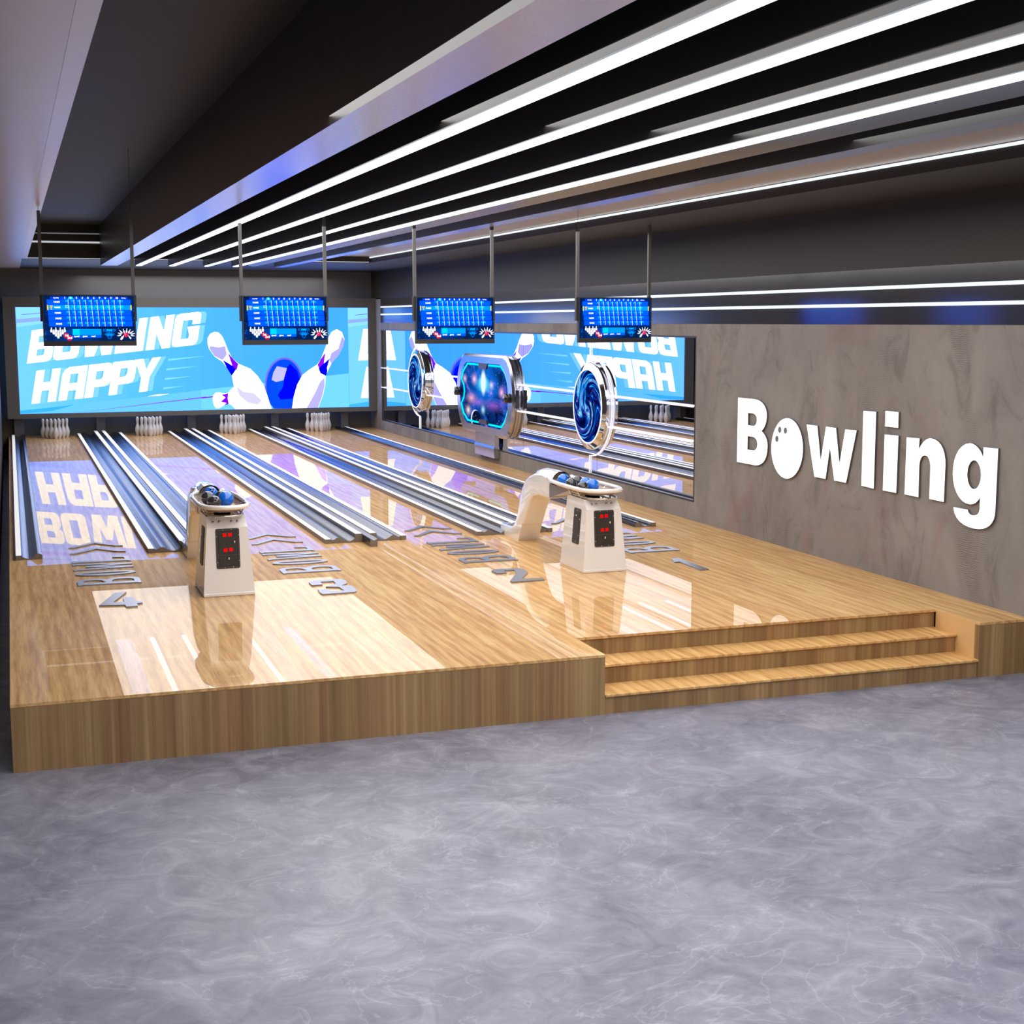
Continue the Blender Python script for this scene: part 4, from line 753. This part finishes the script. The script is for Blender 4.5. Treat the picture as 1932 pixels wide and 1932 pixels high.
# ------------------------------------------------------------------ hanging score monitors
TY = 5.35
def text_mesh(s, size, bold=0.0):
    cu = bpy.data.curves.new('t', 'FONT'); cu.body = s; cu.size = size; cu.offset = bold; cu.align_x = 'CENTER'; cu.align_y = 'CENTER'; cu.resolution_u = 2
    ob = bpy.data.objects.new('t', cu); COL.objects.link(ob)
    dg = bpy.context.evaluated_depsgraph_get(); dg.update()
    me = bpy.data.meshes.new_from_object(ob.evaluated_get(dg))
    V = [v.co.copy() for v in me.vertices]; F = [list(p.vertices) for p in me.polygons]
    bpy.data.objects.remove(ob); bpy.data.curves.remove(cu); bpy.data.meshes.remove(me)
    return V, F
TW, TH0, TH1 = 0.88, 2.173, 2.672
tvx = 0.416
tv = thing('score_monitor', (tvx + TW / 2, TY, TH0), 'hanging bowling score monitor over lane 4, leftmost of four', 'monitor', 'hanging score monitors')
sw0, sw1, sh0, sh1 = tvx + .013, tvx + TW - .013, TH0 + .049, TH1 - .010
b = MB()
b.prism([[(tvx, TH0), (tvx + TW, TH0), (tvx + TW, TH1), (tvx, TH1)], [(sw0, sh0), (sw1, sh0), (sw1, sh1), (sw0, sh1)]], lambda x, z, h: (x, TY - .012 + h, z), .05)
b.box(tvx + .02, tvx + TW - .02, TY + .03, TY + .075, TH0 + .03, TH1 - .03)
b.build('housing', M_tvcase, tv, fix=False)
b = MB(); SW = sw1 - sw0; SH = sh1 - sh0
state = {'l': 0}
def tlin(c):
    q = lin(c); return (q[0], q[1], q[2] * (1.8 if c[2] > 150 and c[0] < 120 else 1.0), 1)
def P3(u, v, l): return (sw0 + u * SW, TY - .001 - .00025 * l, sh1 - v * SH)
def quad(u0, v0, u1, v1, col, col2=None):
    state['l'] += 1; l = state['l']
    b.face([P3(u0, v1, l), P3(u1, v1, l), P3(u1, v0, l), P3(u0, v0, l)], tlin(col))
def poly(pts, col):
    state['l'] += 1; l = state['l']
    for t in tessellate_polygon([[Vector((p[0], p[1], 0)) for p in pts]]): b.face([P3(pts[i][0], pts[i][1], l) for i in t], tlin(col))
def disc(u, v, r, col, n=20, sy=1.0): poly([(u + r * math.cos(2 * PI * k / n), v + r * sy * SW / SH * math.sin(2 * PI * k / n)) for k in range(n)], col)
def text(s, u, v, h, col, bold=.0):
    state['l'] += 1; l = state['l']
    V, F = text_mesh(s, h, bold); o = P3(u, v, l)
    for f in F: b.face([(o[0] + V[i].x, o[1], o[2] + V[i].y) for i in f], tlin(col))
# backdrop with a soft blue glow
for i in range(10):
    for j in range(8):
        u = (i + .5) / 10; v = (j + .5) / 8
        g = max(0, 1 - math.hypot((u - .33) / .38, (v - .82) / .24)); g2_ = max(0, 1 - math.hypot((u - .6) / .5, (v - .1) / .3)) * .4
        k = min(1, g + g2_)
        b.face([P3(i / 10, (j + 1) / 8, 0), P3((i + 1) / 10, (j + 1) / 8, 0), P3((i + 1) / 10, j / 8, 0), P3(i / 10, j / 8, 0)], tlin([3 + 2 * k, 30 + 40 * k, 78 + 90 * k]))
quad(.075, .02, .21, .075, (0, 62, 170)); text('PLAYER', .14, .05, .015, (255, 255, 255), .0006)
quad(.845, .025, .93, .075, (0, 62, 170)); text('TOTAL', .885, .05, .014, (255, 255, 255), .0006)
for k in range(10):
    u = .235 + .0637 * k
    poly([(u - .034, .078), (u - .026, .03), (u - .012, .018), (u + .012, .018), (u + .026, .03), (u + .034, .078)], (0, 195, 245) if k == 1 else (0, 82, 220))
    text(str(k + 1), u, .05, .024, (255, 255, 255), .0014)
for r in range(5):
    v0 = .083 + .1205 * r; v1 = v0 + .113; s = .0035 * r
    hi = r == 1
    quad(.037 + s, v0, .963 + s * .6, v1, (0, 150, 255) if hi else (0, 88, 236))
    quad(.037 + s, v1 - .012, .963 + s * .6, v1, (0, 128, 246) if hi else (0, 70, 214))
    text('NAME', .145 + s, v0 + .055, .0205, (255, 255, 255), .0012)
    for k in range(10):
        ul = .27 + .0637 * k + s
        quad(ul - .032, v0 + .008, ul, v0 + .054, (0, 205, 250) if hi else (0, 165, 250))
        if k == 9: quad(ul, v0 + .008, ul + .032, v0 + .054, (0, 205, 250) if hi else (0, 165, 250))
        quad(ul - .0028, v0 + .002, ul + .0028, v1 - .004, (225, 240, 255))
    if hi:
        quad(.037, v0, .05, v1, (255, 214, 0)); quad(.958, v0, .971, v1, (255, 214, 0))
        for q in ((.236, v0 + .003, .272, v0 + .009), (.236, v0 + .053, .272, v0 + .059), (.236, v0 + .003, .24, v0 + .059), (.268, v0 + .003, .272, v0 + .059)): quad(*q, (210, 245, 150))
        poly([(.067, v0 + .012), (.098, v0 + .012), (.094, v0 + .05), (.0855, v0 + .062), (.0855, v0 + .08), (.094, v0 + .1), (.071, v0 + .1), (.079, v0 + .08), (.079, v0 + .062), (.071, v0 + .05)], (255, 176, 0))
def mini_pin(u, v, h, ang, col=(255, 255, 255), w=1.0):
    pr = [(.0, .16), (.12, .2), (.32, .24), (.5, .19), (.66, .1), (.76, .09), (.88, .13), (.97, .09), (1.0, 0)]
    pts = [(-r * w * .8, t) for t, r in pr] + [(r * w * .8, t) for t, r in reversed(pr)]
    ca, sa = math.cos(ang), math.sin(ang); q = []
    for x, t in pts:
        x *= h; t = (t - .5) * h
        q.append((u + (x * ca + t * sa), v - (-x * sa + t * ca) * SW / SH))
    poly(q, col)
for r in (3, 2, 1, 0):
    for q in range(r + 1):
        if r in (2,) and q == 1: continue
        mini_pin(.146 + (q - r / 2) * .048 * (1 if r else 1), .885 - .045 * r, .055, 0, w=1.25)
mini_pin(.146, .80, .05, 0, w=1.25)
disc(.232, .875, .028, (232, 8, 52)); disc(.268, .93, .03, (232, 8, 52))
text('1st', .236, .872, .03, (255, 255, 255), .0016); text('2nd', .272, .925, .03, (255, 255, 255), .0016)
quad(.305, .735, .62, .865, (0, 150, 255)); quad(.305, .735, .382, .865, (0, 205, 252)); quad(.305, .865, .62, .925, (0, 92, 230))
for t_, u in (('speed', .348), ('game', .44), ('road', .53)): text(t_, u, .893, .021, (255, 255, 255), .001)
# small neon emblem
quad(.643, .735, .778, .788, (0, 120, 190)); quad(.65, .742, .771, .781, (0, 70, 150)); text('STRIKE', .71, .762, .017, (0, 215, 250), .0008)
for a in (-1.1, -.75, -.4, 0, .4, .75, 1.1): mini_pin(.711 + .04 * math.sin(a), .90 - .07 * math.cos(a), .05, a, (0, 140, 205), .7)
disc(.711, .915, .022, (0, 120, 190)); disc(.711, .915, .016, (0, 44, 104))
# pins flying from a red ball
for a, d, h in ((-1.2, .074, .044), (-.72, .084, .05), (-.28, .08, .05), (.12, .084, .052), (.52, .08, .05), (.92, .08, .05), (1.32, .084, .044)):
    mini_pin(.893 + d * math.sin(a), .865 - d * 1.15 * math.cos(a), h, a, w=.85)
for a, d, h in ((-2.5, .062, .075), (2.45, .062, .055), (-1.75, .078, .044), (1.8, .078, .044)): mini_pin(.893 + d * math.sin(a), .865 - d * math.cos(a), h, a - PI if abs(a) > 2 else a, w=.9)
disc(.893, .865, .027, (226, 16, 50)); disc(.886, .852, .009, (255, 130, 140))
rs = random.Random(3)
for k in range(46):
    side = rs.random()
    u, v = (rs.uniform(.005, .03), rs.uniform(.05, .97)) if side < .35 else ((rs.uniform(.975, .995), rs.uniform(.05, .7)) if side < .6 else (rs.uniform(.8, .99), rs.uniform(.72, .97)))
    disc(u, v, rs.uniform(.002, .0045), (0, 130, 235), 6)
b.build('score_screen', M_tv, tv, fix=False)
def pole(x, par, short=False):
    y = TY + .04
    q = MB(); q.box(x - .016, x + .016, y - .016, y + .016, TH0 + .25, 3.476); p = q.build('hanging_pole', M_pole, par)
    q = MB(); q.cyl((x, y, 3.476), (x, y, 3.5045 if short else 4.1), .0018, 6); q.build('hanger_wire', M_wire, p)
    q = MB(); q.box(x - .024, x + .024, y - .03, y + .02, TH0 + .24, TH1 - .002); q.build('rear_bracket', M_tvcase, p)
pole(tvx + .004, tv); pole(tvx + TW - .012, tv)
for dx, lab in ((1.932, 'hanging bowling score monitor over lane 3, second from left'), (3.757, 'hanging bowling score monitor over lane 2, in front of the octagonal display'), (5.615, 'hanging bowling score monitor nearest the concrete wall, rightmost of four')):
    t2 = dup(tv, (dx, 0, 0), lab, 'hanging score monitors')

# ------------------------------------------------------------------ mirror and the ornaments on it
mr = thing('mirror', (7.89, (MY0 + MY1) / 2, MZ0), 'long wall mirror in five panes along the right wall', 'mirror')
ys = [MY0 + .012, 9.215, 12.305, 15.41, 18.48, MY1 - .012]
for y0, y1 in zip(ys, ys[1:]):
    b = MB(); b.box(7.888, 7.898, y0 + .004, y1 - .004, MZ0 + .012, MZ1 - .012); b.build('mirror_pane', M_mirror, mr)
b = MB()
for y in ys[1:-1]: b.box(7.889, 7.899, y - .006, y + .006, MZ0 + .012, MZ1 - .012)
b.build('pane_joint', M_seam, mr)
b = MB(); b.prism([[(MY0, MZ0), (MY1, MZ0), (MY1, MZ1), (MY0, MZ1)], [(MY0 + .022, MZ0 + .022), (MY1 - .022, MZ0 + .022), (MY1 - .022, MZ1 - .022), (MY0 + .022, MZ1 - .022)]], lambda y, z, h: (XW - .003 + h, y, z), .03)
b.build('mirror_frame', M_mframe, mr)
for z, s in ((1.387, 'upper of two white tube rails running across the wall mirror'), (.96, 'lower of two white tube rails running across the wall mirror')):
    b = MB(); b.cyl((7.851, 6.145, z), (7.851, 21.5, z), .013, 12); tag(b.build('tube_rail', M_tube), s, 'tube', 'white tube rails')
def neon(yc, s, label):
    pts = [(7.875, yc, 2.22), (7.875, yc, 1.93)]
    for k in range(1, 20):
        a = PI / 2 - PI * k / 20
        pts.append((7.875, yc + s * .80 * math.cos(a), 1.21 + .71 * math.sin(a)))
    pts += [(7.875, yc, .50), (7.875, yc, .236)]
    b = MB(); b.tube(pts, .010, n=8); tag(b.build('neon_tube', M_tube), label, 'tube', 'curved white tubes on the mirror')
neon(18.48, 1, 'curved white tube around the far round display on the mirror')
neon(9.46, -1, 'curved white tube around the near round display on the mirror')
RY = Matrix.Rotation(-PI / 2, 4, 'Y')        # lathe axis +Z -> -X
def disc_display(yc, zc, rf, ro, flip, label):
    root = thing('round_display', (7.85, yc, zc - ro), label, 'display', 'round displays on the mirror')
    o = (0, 0, 0)
    b = MB(); b.lathe([(ro * .95, .0), (ro * .95, .045), (ro, .05), (ro, .082), (ro * .99, .088), (rf + .034, .115), (rf + .026, .118), (rf + .004, .118)], 64, (7.887, yc, zc), RY); r_ = b.build('chrome_rim', M_chrome, root, autosmooth=0.35)
    b = MB(); b.tube([(7.770, yc + (rf + .008) * math.cos(2 * PI * k / 56), zc + (rf + .008) * math.sin(2 * PI * k / 56)) for k in range(56)], .011, closed=True, n=8); b.build('white_ring', M_tube, root)
    b = MB(); b.prism([[(yc + rf * math.cos(2 * PI * k / 56), zc + rf * math.sin(2 * PI * k / 56)) for k in range(56)]], lambda y, z, h: (7.7685 + h, y, z), .006)
    b.build('picture_disc', swirl_mat(flip), root)
disc_display(18.40, 1.215, .52, .622, -1, 'chrome round display with blue swirl picture, smaller and nearer the pins')
disc_display(9.30, 1.215, .512, .617, 1, 'large chrome round display with blue swirl picture, above the right ball return')
# octagonal display
oy, oz = 14.04, 1.152
od = thing('octagonal_display', (7.85, oy, .09), 'octagonal chrome display with galaxy picture and cyan outline on the mirror', 'display')
def octo(k=1.0, dz=0.0, half=((1.05, .648), (1.22, .605), (1.35, .50), (1.45, .34), (1.51, .17), (1.534, 0))):
    q = [(y, z) for y, z in half]
    P = [(y, z) for y, z in q] + [(y, -z) for y, z in reversed(q[:-1])]
    P = P + [(-y, -z) for y, z in P]
    return [(oy + y * k, oz + z * (k + dz)) for y, z in P]
inn = octo(half=((.92, .54), (1.08, .475), (1.20, .37), (1.28, .24), (1.32, .1), (1.33, 0)))
b = MB()
def loft(l0, x0, l1, x1):
    n = len(l0)
    for i in range(n):
        j = (i + 1) % n
        b.face([(x0, *l0[i]), (x0, *l0[j]), (x1, *l1[j]), (x1, *l1[i])])
big = octo(1.035, .03); mid = octo(1.025, .02)
loft(mid, 7.886, mid, 7.84); loft(mid, 7.84, big, 7.838); loft(big, 7.838, big, 7.835); loft(big, 7.835, mid, 7.832); loft(mid, 7.832, mid, 7.825); loft(mid, 7.825, big, 7.822); loft(big, 7.822, big, 7.80); loft(big, 7.80, octo(), 7.772); loft(octo(), 7.772, inn, 7.768); loft(inn, 7.768, inn, 7.79)
b.build('chrome_frame', M_satin, od, autosmooth=0.4)
b = MB(); b.prism([inn], lambda y, z, h: (7.786 + h, y, z), .01); 
pic = b.build('galaxy_screen', galaxy_mat(), od)
for pts in ([(14.33, 1.661), (14.94, 1.661), (15.197, 1.525), (15.30, 1.373), (15.162, 1.278), (15.125, 1.174), (15.167, 1.053), (15.308, .945), (15.192, .779), (14.938, .659), (14.327, .655)],
            [(13.75, 1.661), (13.125, 1.661), (12.91, 1.567), (12.785, 1.431), (12.745, 1.347)], [(13.743, .655), (13.098, .655), (12.882, .777), (12.76, .947)]):
    b = MB(); b.tube([(7.783, y, z) for y, z in pts], .016, n=8); sub(b.build('neon_outline', M_cyan, od), 'glowing cyan outline')
for y in (15.455, 12.70):
    b = MB(); b.cyl((7.775, y, 1.155), (7.70, y, 1.155), .078, 28); b.cyl((7.7005, y, 1.155), (7.695, y, 1.155), .05, 20); b.build('round_knob', M_black, od)
b = MB(); b.box(7.79, 7.85, 12.39, 12.455, 1.0, 1.30, bev=.006); b.build('side_block', M_black, od)
for z0, z1 in ((1.593, 1.69), (.645, .72)):
    b = MB(); b.prism([[(14.22, z0), (13.84, z0), (13.76, z1), (14.25, z1)] if z0 > 1 else [(14.25, z0), (13.76, z0), (13.84, z1), (14.22, z1)]], lambda y, z, h: (7.755 + h, y, z), .035); b.build('frame_notch', M_panel, od)
b = MB(); b.raw([(x, y, z) for x0, x1, z in ((7.775, 7.85, .56), (7.775, 7.85, .30), (7.755, 7.862, .265), (7.77, 7.862, .10)) for x, y in ((x0, 13.42), (x0, 14.49), (x1, 14.49), (x1, 13.42))],
    [(i * 4 + k, i * 4 + (k + 1) % 4, i * 4 + 4 + (k + 1) % 4, i * 4 + 4 + k) for i in range(3) for k in range(4)] + [(0, 1, 2, 3), (15, 14, 13, 12)]); b.build('support_foot', M_satin, od)

# ------------------------------------------------------------------ Bowling sign on the wall
sg = thing('letter_sign', (XW, 2.8, .4), 'large glowing white letters reading Bowling on the concrete wall', 'sign')
for k, name in (('B', 'letter_b'), ('o', 'letter_o'), ('w', 'letter_w'), ('l', 'letter_l'), ('i', 'letter_i'), ('n', 'letter_n'), ('g', 'letter_g')):
    b = MB()
    srcs = [SIGN[k]] + ([SIGN['i_dot']] if k == 'i' else [])
    for loops in srcs:
        b.prism([[(-y, z) for y, z in lp] for lp in loops], lambda y, z, h: (7.845 + h, -y, z), XW - 7.845)
    o = b.build(name, [M_signside, M_sign], sg)
    for p in o.data.polygons:
        if p.normal.x < -0.9: p.material_index = 1
    if k == 'o':
        for lp in SIGN['o_dots']:
            q = MB(); q.prism([[(-y, z) for y, z in lp]], lambda y, z, h: (7.8435 + h, -y, z), .002); q.build('finger_dot', M_dots, o)

# ------------------------------------------------------------------ lights
def area(name, loc, sx, sy, power, rot=(0, 0, 0), col=(1, 1, 1)):
    L = bpy.data.lights.new(name, 'AREA'); L.shape = 'RECTANGLE'; L.size = sx; L.size_y = sy; L.energy = power; L.color = col
    o = bpy.data.objects.new(name, L); COL.objects.link(o); o.location = loc; o.rotation_euler = rot; return o
area('lane_ceiling_light', (4.17, 10.4, 3.385), 5.25, 23.8, 5.25 * 23.8 * PI * 2.2, col=(1.0, 0.97, 0.94))
area('front_fill_light', (4.0, -5.5, 3.45), 8.0, 7.0, 8 * 7 * PI * 2.6, col=(1.0, 0.98, 0.97))  # added fill to brighten front floor and wall, no visible fixture
w = bpy.data.worlds.new('hall_ambient'); scn.world = w; w.use_nodes = True
bg = w.node_tree.nodes['Background']; bg.inputs[0].default_value = (0.62, 0.64, 0.7, 1); bg.inputs[1].default_value = 0.5

# ------------------------------------------------------------------ camera
cam = bpy.data.cameras.new('camera'); co = bpy.data.objects.new('camera', cam); COL.objects.link(co)
F_PX, YAW, PITCH, ROLL = 2684.69, .3372, -.1335, -.0012
cam.sensor_width = 36; cam.sensor_fit = 'HORIZONTAL'; cam.lens = F_PX / 1932 * 36; cam.clip_end = 200
fw = Vector((math.sin(YAW) * math.cos(PITCH), math.cos(YAW) * math.cos(PITCH), math.sin(PITCH)))
rt = Vector((math.cos(YAW), -math.sin(YAW), 0)); up = rt.cross(fw)
r2 = rt * math.cos(ROLL) + up * math.sin(ROLL); u2 = -rt * math.sin(ROLL) + up * math.cos(ROLL)
co.matrix_world = Matrix(((r2.x, u2.x, -fw.x, .1006), (r2.y, u2.y, -fw.y, -9.3493), (r2.z, u2.z, -fw.z, 2.4134), (0, 0, 0, 1)))
scn.camera = co
for o in bpy.data.objects:
    if '_w' in o: del o['_w']
